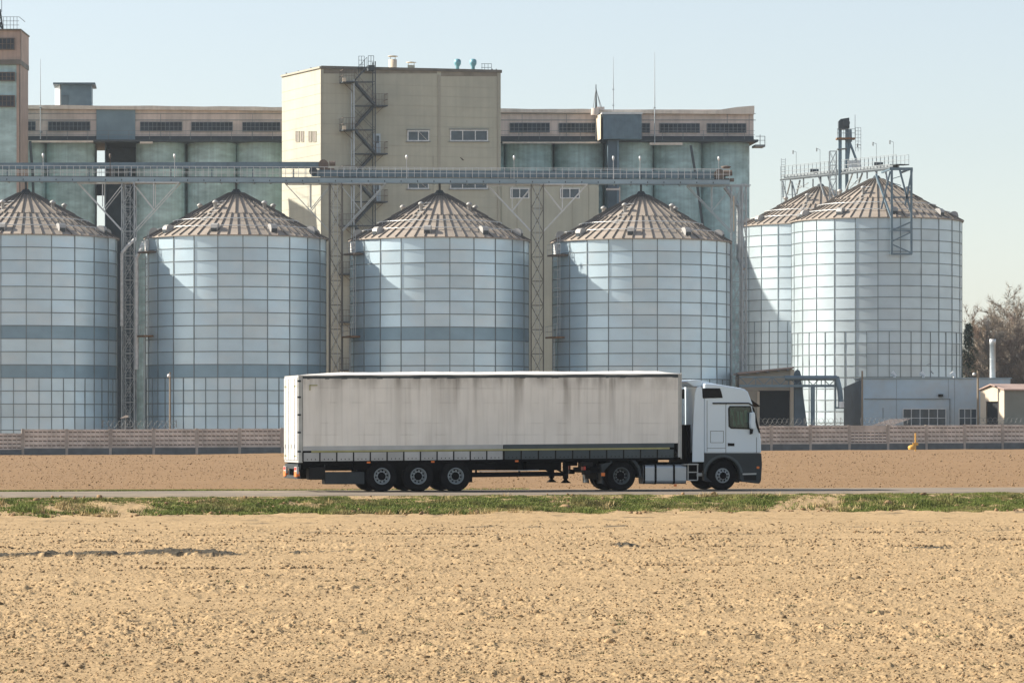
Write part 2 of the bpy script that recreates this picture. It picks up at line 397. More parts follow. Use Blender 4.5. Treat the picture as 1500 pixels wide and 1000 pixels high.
# far sheet out to the horizon
xs = np.concatenate([-np.geomspace(1500, 60, 22), np.linspace(-50, 50, 41), np.geomspace(60, 1500, 22)])
ys = np.concatenate([np.linspace(-60, 90, 16), np.linspace(95, 150, 30), np.linspace(160, 400, 25), np.geomspace(450, 1900, 12)])
X, Y = np.meshgrid(xs, ys)
grid_object('ground', X, Y, base_z(X, Y) - 0.12, M['soilfar'])

# near field: rows even in the picture so that near clods are fine and far ones coarser
def near_height(X, Y):
    d = road_d(X, Y)
    rough = smooth(16, 27, d) * 0.9 + 0.1
    z = (fbm(X / 2.5, Y / 2.5, 3, 3) - 0.5) * 0.10
    c = fbm(X / 0.075, Y / 0.11, 3, 21, 0.7)
    lump = np.maximum(c - 0.48, 0) * 0.068 + np.maximum(fbm(X / 0.22, Y / 0.35, 2, 29) - 0.58, 0) * 0.10
    band = 0.45 + 0.9 * smooth(0.3, 0.75, fbm(X / 5, Y / 1.3, 3, 40))
    z = z + lump * rough * band
    # drill rows run parallel to the road
    z = z + 0.008 * np.sin((road_d(X, Y) + 0.6 * fbm(X / 4, Y / 4, 2, 47)) * 2 * PI / 1.1) * rough
    # sandy headland with wheel tracks
    for dd, am in ((12.6, 0.05), (13.4, 0.08), (15.2, 0.07), (17.0, 0.05), (18.5, 0.06), (21.0, 0.05), (23.4, 0.06)):
        wob = (fbm(X / 7, X * 0 + dd, 2, 60) - 0.5) * 1.2
        z = z - am * np.exp(-((d - dd - wob) / 0.22) ** 2) + am * 0.7 * np.exp(-((d - dd - wob - 0.45) / 0.2) ** 2)
    z = z + (fbm(X / 0.5, Y / 0.5, 3, 77) - 0.5) * 0.05 * (1 - smooth(16, 27, d))
    m = np.zeros_like(X)
    for dd, am, sd in ((11.8, .5, 1), (13.6, .75, 2), (16.2, .6, 3), (19.8, .8, 4), (24.5, .9, 5), (27.5, .6, 6), (33.0, .7, 7)):  # broken dark lines paint track shade that the low relief does not cast
        wob = (fbm(X / 6, X * 0 + dd, 4, 160 + sd, 0.6) - 0.5) * 2.6 + X * (0.05 - 0.02 * sd)
        m = np.maximum(m, am * np.exp(-((d - dd - wob) / 0.30) ** 2) * smooth(0.50, 0.66, fbm(X / 0.7, X * 0 + dd * 3, 4, 170 + sd, 0.65)))
    # low ragged mounds of darker soil
    for (x0, x1, yc, ym, hh, sl) in ((-14.0, -5.2, 71.6, 1.0, 0.08, 0.42), (2.25, 3.6, 80.0, 0.9, 0.07, -0.5), (8.9, 9.9, 79.0, 0.35, 0.03, -0.25), (-4.9, -2.6, 75.5, 0.25, 0.03, 0.1)):
        yy = yc + (X - x0) * sl + (fbm(X / 1.1, X * 0 + yc, 4, 90, 0.6) - 0.5) * 2.2
        tp = min(1.3, 0.3 * (x1 - x0)); env = smooth(x0, x0 + 0.4 * tp, X) * (1 - smooth(x1 - tp, x1, X)) * smooth(0.22, 0.5, fbm(X / 0.8, X * 0 + 3, 4, 91, 0.6)) + 0.0
        half = ym * env * (0.45 + 1.1 * fbm(X / 0.16, X * 0 + 8, 3, 94)) + 1e-3
        t = np.abs(Y - yy) / half
        rag = (fbm(X / 0.09, Y / 0.5, 3, 93, 0.7) - 0.5) * 1.1
        on = 1 - smooth(0.75, 1.1, t + rag)
        z = z + hh * env * (1 - smooth(0.6, 1.4, t)) * (0.4 + fbm(X / 0.12, Y / 0.2, 2, 95))
        m = np.maximum(m, on * smooth(0.02, 0.2, env))
    return z, m
rowpx = np.linspace(1030, 735, 860)
Yr = 2.65 * F / (rowpx - HY)
Yr = np.concatenate([np.linspace(24, Yr[0], 12)[:-1], Yr, np.linspace(Yr[-1] + 0.3, 128.0, 26)])
u = np.linspace(-0.205, 0.205, 1650)
side = np.linspace(0.6, 46, 70)
X = np.concatenate([(-0.205 * Yr)[:, None] - side[None, ::-1], u[None, :] * Yr[:, None], (0.205 * Yr)[:, None] + side[None, :]], 1); Y = np.repeat(Yr[:, None], X.shape[1], 1)
dz, dk = near_height(X, Y)
d = road_d(X, Y)
Z = base_z(X, Y) + dz * smooth(4.7, 9.5, d)
Z = np.where(d < 4.7, Z - 0.08 * (1 - smooth(3.6, 4.7, d)), Z)
bank = (fbm(X / 0.7, Y / 0.7, 4, 55) - 0.5) * 0.16 * smooth(4.6, 5.6, d) * (1 - smooth(10.5, 13, d))
Z = Z + bank
grid_object('field', X, Y, Z, M['soil'], {'darken': dk * 0.95})

# brown field behind the road
rowpx = np.linspace(719, 655, 230)
Yr2 = 2.2 * F / (rowpx - HY)
Yr2 = np.concatenate([np.linspace(112, Yr2[0], 14)[:-1], Yr2])
u = np.linspace(-0.2, 0.2, 1000)
X = np.concatenate([(-0.2 * Yr2)[:, None] - side[None, ::-1], u[None, :] * Yr2[:, None], (0.2 * Yr2)[:, None] + side[None, :]], 1); Y = np.repeat(Yr2[:, None], X.shape[1], 1)
d = road_d(X, Y)
dz = np.maximum(fbm(X / 0.2, Y / 0.5, 3, 5, 0.6) - 0.45, 0) * 0.06 + (fbm(X / 6, Y / 12, 2, 8) - 0.5) * 0.1
Z = base_z(X, Y) + dz * smooth(5.2, 9, -d) - 0.08 * (1 - smooth(-4.7, -3.6, -d) * 0) * (1 - smooth(4.4, 5.2, -d))
grid_object('field_beyond_road', X, Y, Z, M['soilfar'])

# road as its own sheet
tt = np.linspace(-60, 60, 200); dd = np.array([4.35, 4.15, 3, 1, -1, -3, -4.15, -4.35])
X = np.zeros((len(dd), len(tt))); Y = X.copy(); Z = X.copy()
for i, q in enumerate(dd):
    wob = (fbm(tt * 1.3, tt * 0 + i, 3, 70) - 0.5) * 0.35 if abs(q) > 4.2 else 0
    X[i] = RC.x + tt * CT + (q + wob) * ST; Y[i] = RC.y + tt * ST - (q + wob) * CT
    Z[i] = 0.05 if abs(q) < 4.2 else -0.02
grid_object('road', X, Y, Z, M['asphalt'])

# loose clods (nobody could count them)
def lumps(name, pts, size, mat_, label, squash=0.65):
    t = (1 + 5**0.5) / 2
    bv = np.array([(-1,t,0),(1,t,0),(-1,-t,0),(1,-t,0),(0,-1,t),(0,1,t),(0,-1,-t),(0,1,-t),(t,0,-1),(t,0,1),(-t,0,-1),(-t,0,1)]) / math.sqrt(1 + t*t)
    bf = np.array([(0,11,5),(0,5,1),(0,1,7),(0,7,10),(0,10,11),(1,5,9),(5,11,4),(11,10,2),(10,7,6),(7,1,8),(3,9,4),(3,4,2),(3,2,6),(3,6,8),(3,8,9),(4,9,5),(2,4,11),(6,2,10),(8,6,7),(9,8,1)])
    n = len(pts)
    jit = 1 + RNG.uniform(-0.35, 0.35, (n, 12, 1))
    sc3 = np.stack([RNG.uniform(0.7, 1.5, n), RNG.uniform(0.7, 1.4, n), RNG.uniform(0.5, 1.0, n) * squash / 0.65], 1)[:, None, :]
    v = bv[None] * jit * sc3 * size[:, None, None]
    a = RNG.uniform(0, 2*PI, n); ca, sa = np.cos(a)[:, None], np.sin(a)[:, None]
    v = np.stack([v[..., 0]*ca - v[..., 1]*sa, v[..., 0]*sa + v[..., 1]*ca, v[..., 2]], 2) + pts[:, None, :]
    f = (bf[None] + 12 * np.arange(n)[:, None, None]).reshape(-1, 3)
    me = bpy.data.meshes.new(name); vv = v.reshape(-1, 3)
    me.vertices.add(len(vv)); me.vertices.foreach_set('co', vv.ravel())
    me.loops.add(f.size); me.loops.foreach_set('vertex_index', f.ravel().astype(np.int32))
    me.polygons.add(len(f)); me.polygons.foreach_set('loop_start', np.arange(0, f.size, 3, dtype=np.int32)); me.polygons.foreach_set('loop_total', np.full(len(f), 3, dtype=np.int32))
    at = me.attributes.new('tint', 'FLOAT', 'FACE'); at.data.foreach_set('value', np.repeat(RNG.uniform(0.75, 1.2, n), 20).astype(np.float32))
    me.materials.append(mat_); me.update()
    o = bpy.data.objects.new(name, me); COL.objects.link(o)
    return tag(o, label, 'soil', None, 'stuff')
n = 85000
py = RNG.uniform(764, 1025, n); Yc = 2.65 * F / (py - HY); Xc = RNG.uniform(-0.2, 0.2, n) * Yc
dn = road_d(Xc, Yc)
keep = RNG.uniform(0, 1, n) < (0.16 + 0.84 * smooth(17, 27, dn)) * (0.15 + 1.0 * fbm(Xc / 1.8, Yc / 3.5, 3, 33)); Xc, Yc = Xc[keep], Yc[keep]
hz, _ = near_height(Xc, Yc)
sz = RNG.lognormal(0, 0.5, len(Xc)) * (0.003 + 0.00014 * Yc)
sz = np.minimum(sz, 0.05)
k_ = 3200
xl = RNG.uniform(-16, 16, k_); ln_ = RNG.integers(0, 4, k_); yl = np.array([88.5, 83.0, 79.0, 67.5])[ln_] + xl * 0.09 + RNG.normal(0, 0.12, k_)
ok = fbm(xl / 1.3, ln_ * 7.0, 3, 52) > 0.52; xl, yl = xl[ok], yl[ok]
hl, _ = near_height(xl, yl)
Xc = np.concatenate([Xc, xl]); Yc = np.concatenate([Yc, yl]); hz = np.concatenate([hz, hl]); sz = np.concatenate([sz, RNG.uniform(0.012, 0.05, len(xl))])
lumps('soil_clods', np.stack([Xc, Yc, base_z(Xc, Yc) + hz + sz * 0.15], 1), sz, M['clod'], 'loose dry clods of earth scattered over the near field')
n = 16000
py = RNG.uniform(664, 716, n); Yc = 2.2 * F / (py - HY); Xc = RNG.uniform(-0.19, 0.19, n) * Yc
keep = (-road_d(Xc, Yc) > 6.5) & (Yc < 322); Xc, Yc = Xc[keep], Yc[keep]
sz = RNG.lognormal(0, 0.4, len(Xc)) * 0.00010 * Yc
lumps('soil_clods', np.stack([Xc, Yc, base_z(Xc, Yc) + 0.03], 1), sz, M['clodfar'], 'brown clods of earth on the tilled field behind the road')

# grass on the verge
def grass(name, Xg, Yg, Zg, hgt, mat_, label, blades=5, seed_=0):
    n = len(Xg)
    Xb = np.repeat(Xg, blades) + RNG.normal(0, 0.035, n*blades); Yb = np.repeat(Yg, blades) + RNG.normal(0, 0.035, n*blades)
    Zb = np.repeat(Zg, blades); h = np.repeat(hgt, blades) * RNG.uniform(0.5, 1.15, n*blades)
    a = RNG.uniform(0, 2*PI, n*blades); wd = 0.010 + 0.012 * RNG.uniform(0, 1, n*blades)
    lean = RNG.normal(0, 0.5, (n*blades, 2)) * h[:, None]
    v = np.zeros((n*blades, 3, 3))
    v[:, 0] = np.stack([Xb - np.cos(a)*wd, Yb - np.sin(a)*wd, Zb - 0.02], 1); v[:, 1] = np.stack([Xb + np.cos(a)*wd, Yb + np.sin(a)*wd, Zb - 0.02], 1)
    v[:, 2] = np.stack([Xb + lean[:, 0], Yb + lean[:, 1], Zb + h], 1)
    vv = v.reshape(-1, 3); me = bpy.data.meshes.new(name); nf = n*blades
    me.vertices.add(len(vv)); me.vertices.foreach_set('co', vv.ravel())
    me.loops.add(nf*3); me.loops.foreach_set('vertex_index', np.arange(nf*3, dtype=np.int32))
    me.polygons.add(nf); me.polygons.foreach_set('loop_start', np.arange(0, nf*3, 3, dtype=np.int32)); me.polygons.foreach_set('loop_total', np.full(nf, 3, dtype=np.int32))
    at = me.attributes.new('tint', 'FLOAT', 'FACE'); at.data.foreach_set('value', np.repeat(RNG.uniform(0.65, 1.35, n), blades).astype(np.float32))
    me.materials.append(mat_); me.update()
    o = bpy.data.objects.new(name, me); COL.objects.link(o)
    return tag(o, label, 'grass', None, 'stuff')
n = 130000
t_ = RNG.uniform(-27, 27, n); d_ = 4.9 + 7.4 * RNG.uniform(0, 1, n)
Xg = t_ * CT + d_ * ST; Yg = RC.y + t_ * ST - d_ * CT
pxg = 750 + Xg * F / Yg
edge = 10.6 + 1.6 * (fbm(Xg / 1.2, Xg * 0, 3, 44) - 0.5) * 2
dens = smooth(0.26, 0.42, fbm(Xg / 1.3, Yg / 1.3, 4, 12)) * 0.93 + 0.05
dens = dens * (1 - smooth(edge - 0.6, edge, d_))
bare = smooth(1120, 1150, pxg + 14 * (d_ - 8)) * (1 - smooth(1225, 1250, pxg)) * smooth(5.2, 6.2, d_)
dens = dens * (1 - 0.97 * bare)
left = 1 - smooth(200, 330, pxg)
dens = dens * (1 - left * smooth(5.6, 7.4, d_) * (0.55 + 0.5 * smooth(0.40, 0.55, fbm(Xg / 2.0, Yg / 0.8, 3, 88))))
keep = RNG.uniform(0, 1, n) < dens
Xg, Yg, d_ = Xg[keep], Yg[keep], d_[keep]
zb = base_z(Xg, Yg) + (fbm(Xg / 0.7, Yg / 0.7, 4, 55) - 0.5) * 0.16 * smooth(4.6, 5.6, d_) * (1 - smooth(10.5, 13, d_))
hg = (0.06 + 0.12 * smooth(0.4, 0.75, fbm(Xg / 0.8, Yg / 0.8, 3, 66))) * (0.3 + 0.7 * smooth(5.2, 8.0, d_))
grass('verge_grass', Xg, Yg, zb, hg, M['grass'], 'green grass growing on the bank in front of the road')
n = 900
t_ = RNG.uniform(-26, 26, n); d_ = RNG.uniform(4.8, 12.6, n)
Xc = t_ * CT + d_ * ST; Yc = RC.y + t_ * ST - d_ * CT
keep = fbm(Xc / 1.5, Yc / 1.5, 2, 15) > 0.5; Xc, Yc = Xc[keep], Yc[keep]
sz = RNG.lognormal(0, 0.5, len(Xc)) * 0.035
lumps('soil_clods', np.stack([Xc, Yc, base_z(Xc, Yc) + 0.04], 1), sz, M['clodfar'], 'brown clods lying in the grass of the roadside bank')
n = 700
t_ = RNG.uniform(-26, 26, n); d_ = RNG.uniform(5.5, 11.5, n); Xg = t_ * CT + d_ * ST; Yg = RC.y + t_ * ST - d_ * CT
keep = fbm(Xg / 1.8, Yg / 1.8, 2, 16) > 0.6; Xg, Yg = Xg[keep], Yg[keep]
Xg = np.repeat(Xg, 8) + RNG.normal(0, .1, len(Xg)*8); Yg = np.repeat(Yg, 8) + RNG.normal(0, .1, len(Yg)*8)
M['drygrass'] = mat('dry_straw', (0.42, 0.33, 0.17), .9, 0, .3, 1, spec=.1)
grass('dry_grass', Xg, Yg, base_z(Xg, Yg), RNG.uniform(.08, .24, len(Xg)), M['drygrass'], 'pale dry stalks standing among the green grass of the bank')
n = 16000
t_ = RNG.uniform(-28, 2, n); d_ = -4.7 - 1.9 * RNG.uniform(0, 1, n)**1.3
Xg = t_ * CT + d_ * ST; Yg = RC.y + t_ * ST - d_ * CT
keep = RNG.uniform(0, 1, n) < 0.8 * (1 - smooth(250, 430, 750 + Xg * F / Yg)) + 0.12
Xg, Yg = Xg[keep], Yg[keep]
grass('verge_grass', Xg, Yg, base_z(Xg, Yg), np.full(len(Xg), 0.06), M['grass'], 'thin strip of short grass along the far edge of the road')

n = 110
py = RNG.uniform(775, 1010, n); Yg = 2.65 * F / (py - HY); Xg = RNG.uniform(-0.19, 0.19, n) * Yg
Xg = np.repeat(Xg, 5) + RNG.normal(0, .03, n*5); Yg = np.repeat(Yg, 5) + RNG.normal(0, .05, n*5)
hz, _ = near_height(Xg, Yg); M['weed'] = mat('dark_green_weed', (0.10, 0.11, 0.05), .8, 0, .3, 1, spec=.2)
grass('field_weeds', Xg, Yg, base_z(Xg, Yg) + hz, RNG.uniform(.012, .035, n*5), M['weed'], 'tiny dark green weeds dotted over the near field')

# ------------------------------------------------------------ truck
T0 = Vector((-7.28, 120.0, 0.05)) + Vector((-ST, CT, 0)) * 1.275
def TU(px):
    k = (px - 750) / F
    return (k * 120.0 + 7.28) / (CT - k * ST)
def TZ(py, u): return H - 0.05 - (py - HY) * (120 + u * ST) / F
def TP(px, py): 
    u = TU(px); return (u, TZ(py, u))
truck = thing('articulated_truck', 'white tractor cab pulling a long dirty white curtain-sided trailer on the road', 'truck', T0, TH)
V0, V1 = -1.275, 1.275
def sh(u): return 0.0077 * u                     # the trailer rides slightly nose up
L = 13.62
# curtain near side (and far side)
def curtain(sign):
    nu, nv = 260, 34
    us = np.linspace(0.16, L - 0.10, nu); zs = np.linspace(1.55, 3.86, nv)
    U, Zz = np.meshgrid(us, zs)
    bul = 0.018 * np.sin(U * 2*PI / 0.62 + 1.5 * fbm(U / 2, Zz, 2, 5)) * 1.0 + 0.05 * (fbm(U / 0.5, Zz / 1.8, 3, 9) - 0.5)
    edge = np.sin(PI * (Zz - 1.55) / 2.31)**0.5
    Vv = sign * (1.262 + (bul + 0.012) * edge * 0.8)
    Zz = Zz + 0.0077 * U
    mb = MB(); mb.raw(np.stack([U.ravel(), Vv.ravel(), Zz.ravel()], 1), [(j*nu+i, j*nu+i+1, (j+1)*nu+i+1, (j+1)*nu+i) for j in range(nv-1) for i in range(nu-1)], sm=True)
    return mb.build('curtain', M['curtain'], truck, True)
for s in (-1, 1): curtain(s)
mb = MB()                                         # inner box so that nothing shows through
mb.raw([(0.05, -1.2, 1.2), (L-0.05, -1.2, 1.2+sh(L)), (L-0.05, 1.2, 1.2+sh(L)), (0.05, 1.2, 1.2), (0.05, -1.2, 3.9), (L-0.05, -1.2, 3.9+sh(L)), (L-0.05, 1.2, 3.9+sh(L)), (0.05, 1.2, 3.9)],
       [(0,3,2,1),(4,5,6,7),(0,1,5,4),(1,2,6,5),(2,3,7,6),(3,0,4,7)])
mb.build('load_floor', M['chassis'], truck, True)
for s in (-1, 1):
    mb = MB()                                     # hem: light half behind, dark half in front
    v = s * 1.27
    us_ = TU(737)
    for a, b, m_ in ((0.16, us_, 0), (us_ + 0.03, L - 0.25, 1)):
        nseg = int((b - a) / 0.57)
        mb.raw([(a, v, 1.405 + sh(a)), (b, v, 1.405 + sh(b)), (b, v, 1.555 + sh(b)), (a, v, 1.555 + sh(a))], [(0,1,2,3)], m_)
        for k in range(nseg):
            x0 = a + (b - a) * k / nseg + 0.018; x1 = a + (b - a) * (k + 1) / nseg - 0.018
            vv = v + s * (0.004 + 0.01 * random.random())
            mb.raw([(x0, v + s*0.015, 1.335+sh(x0)), (x1, v + s*0.015, 1.335+sh(x1)), (x1, vv, 1.045+sh(x1)), (x0, vv, 1.045+sh(x0)),
                    (x0, v - s*0.03, 1.335+sh(x0)), (x1, v - s*0.03, 1.335+sh(x1)), (x1, vv - s*0.03, 1.045+sh(x1)), (x0, vv - s*0.03, 1.045+sh(x0))],
                   [(0,1,2,3),(4,7,6,5),(0,4,5,1),(3,2,6,7),(0,3,7,4),(1,5,6,2)], m_, random.uniform(.85, 1.1))
            for q in range(3):
                xx = x0 + (x1 - x0) * (0.25 + 0.25 * q)
                mb.box((xx-0.014, min(vv, vv+s*0.012), 1.09+sh(xx)), (xx+0.014, max(vv, vv+s*0.012), 1.125+sh(xx)), 2)
            mb.bar((x0 - 0.018, v + s*0.006, 1.36 + sh(x0)), (x0 - 0.018, v + s*0.006, 1.04 + sh(x0)), 0.045, 0.03, 2)
    mb.build('curtain_hem', [M['skirtlight'], M['skirtdark'], M['blackp']], truck, True)
    mb = MB()
    a, b = 0.45, L - 0.42
    y0, y1 = sorted((v + s*0.016, v + s*0.024))
    mb.raw([(a,y0,1.345+sh(a)),(b,y0,1.345+sh(b)),(b,y1,1.345+sh(b)),(a,y1,1.345+sh(a)),(a,y0,1.405+sh(a)),(b,y0,1.405+sh(b)),(b,y1,1.405+sh(b)),(a,y1,1.405+sh(a))], [(0,3,2,1),(4,5,6,7),(0,1,5,4),(1,2,6,5),(2,3,7,6),(3,0,4,7)])
    for (p, q, r_, s_) in ((0.38, 3.62, 0.66, 3.655), (0.38, 3.46, 0.415, 3.66)):
        vv = s * 1.305
        mb.box((p, min(vv, vv+s*.004), q), (r_, max(vv, vv+s*.004), s_))
    mb.build('reflective_tape', M['tape'], truck, True)
# top rails, the overhang's shade put into their dark colour, pale roof tarp above
mb = MB()
for s in (-1, 1):
    y0, y1 = sorted((s*1.20, s*1.262))
    mb.raw([(0.1,y0,3.84+sh(.1)),(L-.1,y0,3.84+sh(L)),(L-.1,y1,3.84+sh(L)),(0.1,y1,3.84+sh(.1)),(0.1,y0,3.97),(L-.1,y0,3.97+sh(L)),(L-.1,y1,3.97+sh(L)),(0.1,y1,3.97)], [(0,3,2,1),(4,5,6,7),(0,1,5,4),(1,2,6,5),(2,3,7,6),(3,0,4,7)])
mb.build('roof_rail', M['darksteel'], truck, True)
mb = MB(); nu, nv = 120, 18
vs = []
for j in range(nv):
    for i in range(nu):
        uu = L * i / (nu - 1); vv = -1.285 + 2.57 * j / (nv - 1)
        crown = 0.115 * (1 - abs(vv / 1.285)**2.2) * min(1, uu / 1.8 + 0.05) * min(1, (L - uu) / 0.8 + 0.3)
        sag = -0.006 * abs(math.sin(uu * PI / 0.62)) + 0.008 * math.sin(uu * 1.7)
        vs.append((uu, vv, 3.98 + sh(uu) + crown + sag * (1 - abs(vv / 1.285)**4)))
mb.raw(vs, [(j*nu+i, j*nu+i+1, (j+1)*nu+i+1, (j+1)*nu+i) for j in range(nv-1) for i in range(nu-1)], sm=True)
for s in (-1, 1):
    y0, y1 = sorted((s*1.262, s*1.285))
    for i in range(60):
        a = L*i/60; b = L*(i+1)/60
        dr = lambda x: 0.03 + 0.010*math.sin(x*2.3) + 0.005*math.sin(x*7)
        mb.raw([(a, s*1.285, 3.982+sh(a)), (b, s*1.285, 3.982+sh(b)), (b, s*1.29, 3.982+sh(b)-dr(b)), (a, s*1.29, 3.982+sh(a)-dr(a))], [(0,1,2,3)])
mb.build('roof_tarp', M['rooftarp'], truck, True)
# rear portal and doors
mb = MB()
for s in (-1, 1):
    y0, y1 = sorted((s*1.275, s*1.17)); mb.box((0, y0, 1.0), (0.15, y1, 3.98))
mb.box((0, -1.17, 3.86), (0.15, 1.17, 3.98)); mb.box((0, -1.17, 1.0), (0.15, 1.17, 1.12))
for z in (1.35, 2.0, 2.6, 3.2, 3.75): mb.box((-0.03, -1.29, z), (0.09, -1.275, z + .06), 1)
mb.build('rear_frame', [M['frame'], M['plastic']], truck, True, bevel=0.008)
for s in (-1, 1):
    mb = MB(); y0, y1 = sorted((s*0.01, s*1.165)); mb.box((-0.035, y0, 1.09), (0.02, y1, 3.9))
    d_o = mb.build('rear_door', M['reardoor'], truck, True, bevel=0.01)
    mb = MB()
    for q in (0.22, 0.85): mb.tube((-0.06, s*q, 1.1), (-0.06, s*q, 3.88), 0.017, n=8); mb.box((-0.075, s*q-0.04, 1.5), (-0.036, s*q+0.04, 1.62))
    mb.build('lock_rod', M['frame'], d_o, True)
    mb = MB(); y0, y1 = sorted((s*0.6, s*1.12)); mb.box((-0.04, y0, 3.58), (-0.036, y1, 3.63)); mb.box((-0.04, y0, 1.2), (-0.036, y1, 1.25)); mb.build('reflective_tape', M['tape'], d_o, True)
mb = MB(); mb.box((L-0.1, -1.27, 1.05+sh(L)), (L, 1.27, 3.99+sh(L)))
mb.box((L, -1.285, 1.0+sh(L)), (L+0.03, -1.19, 4.0+sh(L))); mb.box((L, 1.19, 1.0+sh(L)), (L+0.03, 1.285, 4.0+sh(L)))
mb.build('front_wall', M['frame'], truck, True, bevel=0.01)
# chassis
mb = MB()
for s in (-1, 1):
    y0, y1 = sorted((s*0.42, s*0.56))
    mb.box((0.5, y0, 0.72), (9.3, y1, 1.12)); mb.box((9.3, y0, 0.98), (13.0, y1, 1.16))
    y0, y1 = sorted((s*1.20, s*1.268)); mb.raw([(0.1,y0,0.93),(L-.15,y0,0.97+sh(L)),(L-.15,y1,0.97+sh(L)),(0.1,y1,0.93),(0.1,y0,1.06),(L-.15,y0,1.07+sh(L)),(L-.15,y1,1.07+sh(L)),(0.1,y1,1.06)], [(0,3,2,1),(4,5,6,7),(0,1,5,4),(1,2,6,5),(2,3,7,6),(3,0,4,7)])
for k in range(24):
    uu = 0.4 + k * 0.56; mb.box((uu, -1.2, 0.96+sh(uu)), (uu + 0.07, 1.2, 1.1+sh(uu)))
mb.box((1.9, -1.2, 0.75), (7.0, 1.2, 0.96))
mb.box((0.1, -1.15, 0.80), (1.9, 1.15, 0.97))
mb.box((8.1, -1.0, 0.72), (9.35, 1.0, 1.0))
mb.box((2.2, -0.45, 0.3), (6.3, 0.45, 0.8))
mb.build('chassis_frame', M['chassis'], truck, True)
mb = MB(); mb.box((-0.02, -1.2, 0.45), (0.10, 1.2, 0.56)); mb.box((0.02, -0.6, 0.5), (0.2, -0.5, 0.95)); mb.box((0.02, 0.5, 0.5), (0.2, 0.6, 0.95)); mb.box((0.0, -1.2, 0.78), (0.1, 1.2, 0.95))
mb.build('rear_bumper', M['plastic'], truck, True, bevel=0.01)
for s in (-1, 1):
    mb = MB(); y0, y1 = sorted((s*0.78, s*1.22)); mb.box((-0.05, y0, 0.62), (0.03, y1, 0.86), 0); mb.box((-0.06, y0+0.02, 0.52), (0.06, y1-0.02, 0.70), 1)
    mb.box((-0.056, y0 + .05, 0.74), (-0.048, y1 - .05, .84), 2)
    mb.build('tail_light', [M['frame'], M['orange'], M['red']], truck, True, bevel=0.008)
for s in (-1, 1): mb = MB(); y0, y1 = sorted((s*.75, s*1.22)); mb.box((0.38, y0, 0.42), (0.95, y1, 0.86)); mb.build('spare_box', M['blackp'], truck, True, bevel=0.03)
a, b = TP(477, 709); c, d0 = TP(524, 691)
mb = MB(); mb.box((a, -1.2, b), (c + .25, -0.6, d0)); mb.bar((a - .02, -1.19, b + .1), (a - .02, -1.19, 0.95), .04); mb.bar((c, -1.1, b + .1), (c, -1.1, 0.95), .04)
mb.build('pallet_box', M['plastic'], truck, True, bevel=0.05)
mb = MB(); a = TU(690); b = TU(833)
mb.bar((a, -1.2, TZ(696, a)), (b, -1.2, TZ(694, b)), 0.05, 0.13); mb.bar((a, 1.2, TZ(696, a)), (b, 1.2, TZ(694, b)), 0.05, 0.13)
mb.bar((a + .3, -1.2, TZ(691, a) + .02), (TU(790), -1.2, TZ(689, b) + .02), 0.03, 0.03, 1)
for q in (a + .2, (a + b) / 2, b - .1): mb.bar((q, -1.17, 0.6), (q, -1.17, 1.0), 0.06)
mb.build('side_guard', [M['chassis'], M['frame']], truck, True)
for s in (-1, 1):
    mb = MB(); u0 = TU(832); 
    mb.box((u0 - .08, s*0.95 - .08, 0.42), (u0 + .08, s*0.95 + .08, 1.05)); mb.box((u0 - .055, s*0.95 - .055, 0.33), (u0 + .055, s*0.95 + .055, 0.5))
    mb.raw([(u0-.15,s*.95-.15,.27),(u0+.17,s*.95-.15,.27),(u0+.17,s*.95+.15,.27),(u0-.15,s*.95+.15,.27),(u0-.06,s*.95-.06,.37),(u0+.06,s*.95-.06,.37),(u0+.06,s*.95+.06,.37),(u0-.06,s*.95+.06,.37)], [(0,3,2,1),(4,5,6,7),(0,1,5,4),(1,2,6,5),(2,3,7,6),(3,0,4,7)])
    mb.bar((u0 - .75, s*.6, 1.0), (u0, s*.9, 0.6), .06)
    mb.build('landing_leg', M['chassis'], truck, True)
for px_, py_ in ((540, 677), (634, 676), (757, 675)):
    u0, z0 = TP(px_, py_); mb = MB(); mb.box((u0 - .06, -1.285, z0 - .03), (u0 + .06, -1.262, z0 + .03)); mb.build('side_marker_light', M['orange'], truck, True, bevel=.005)

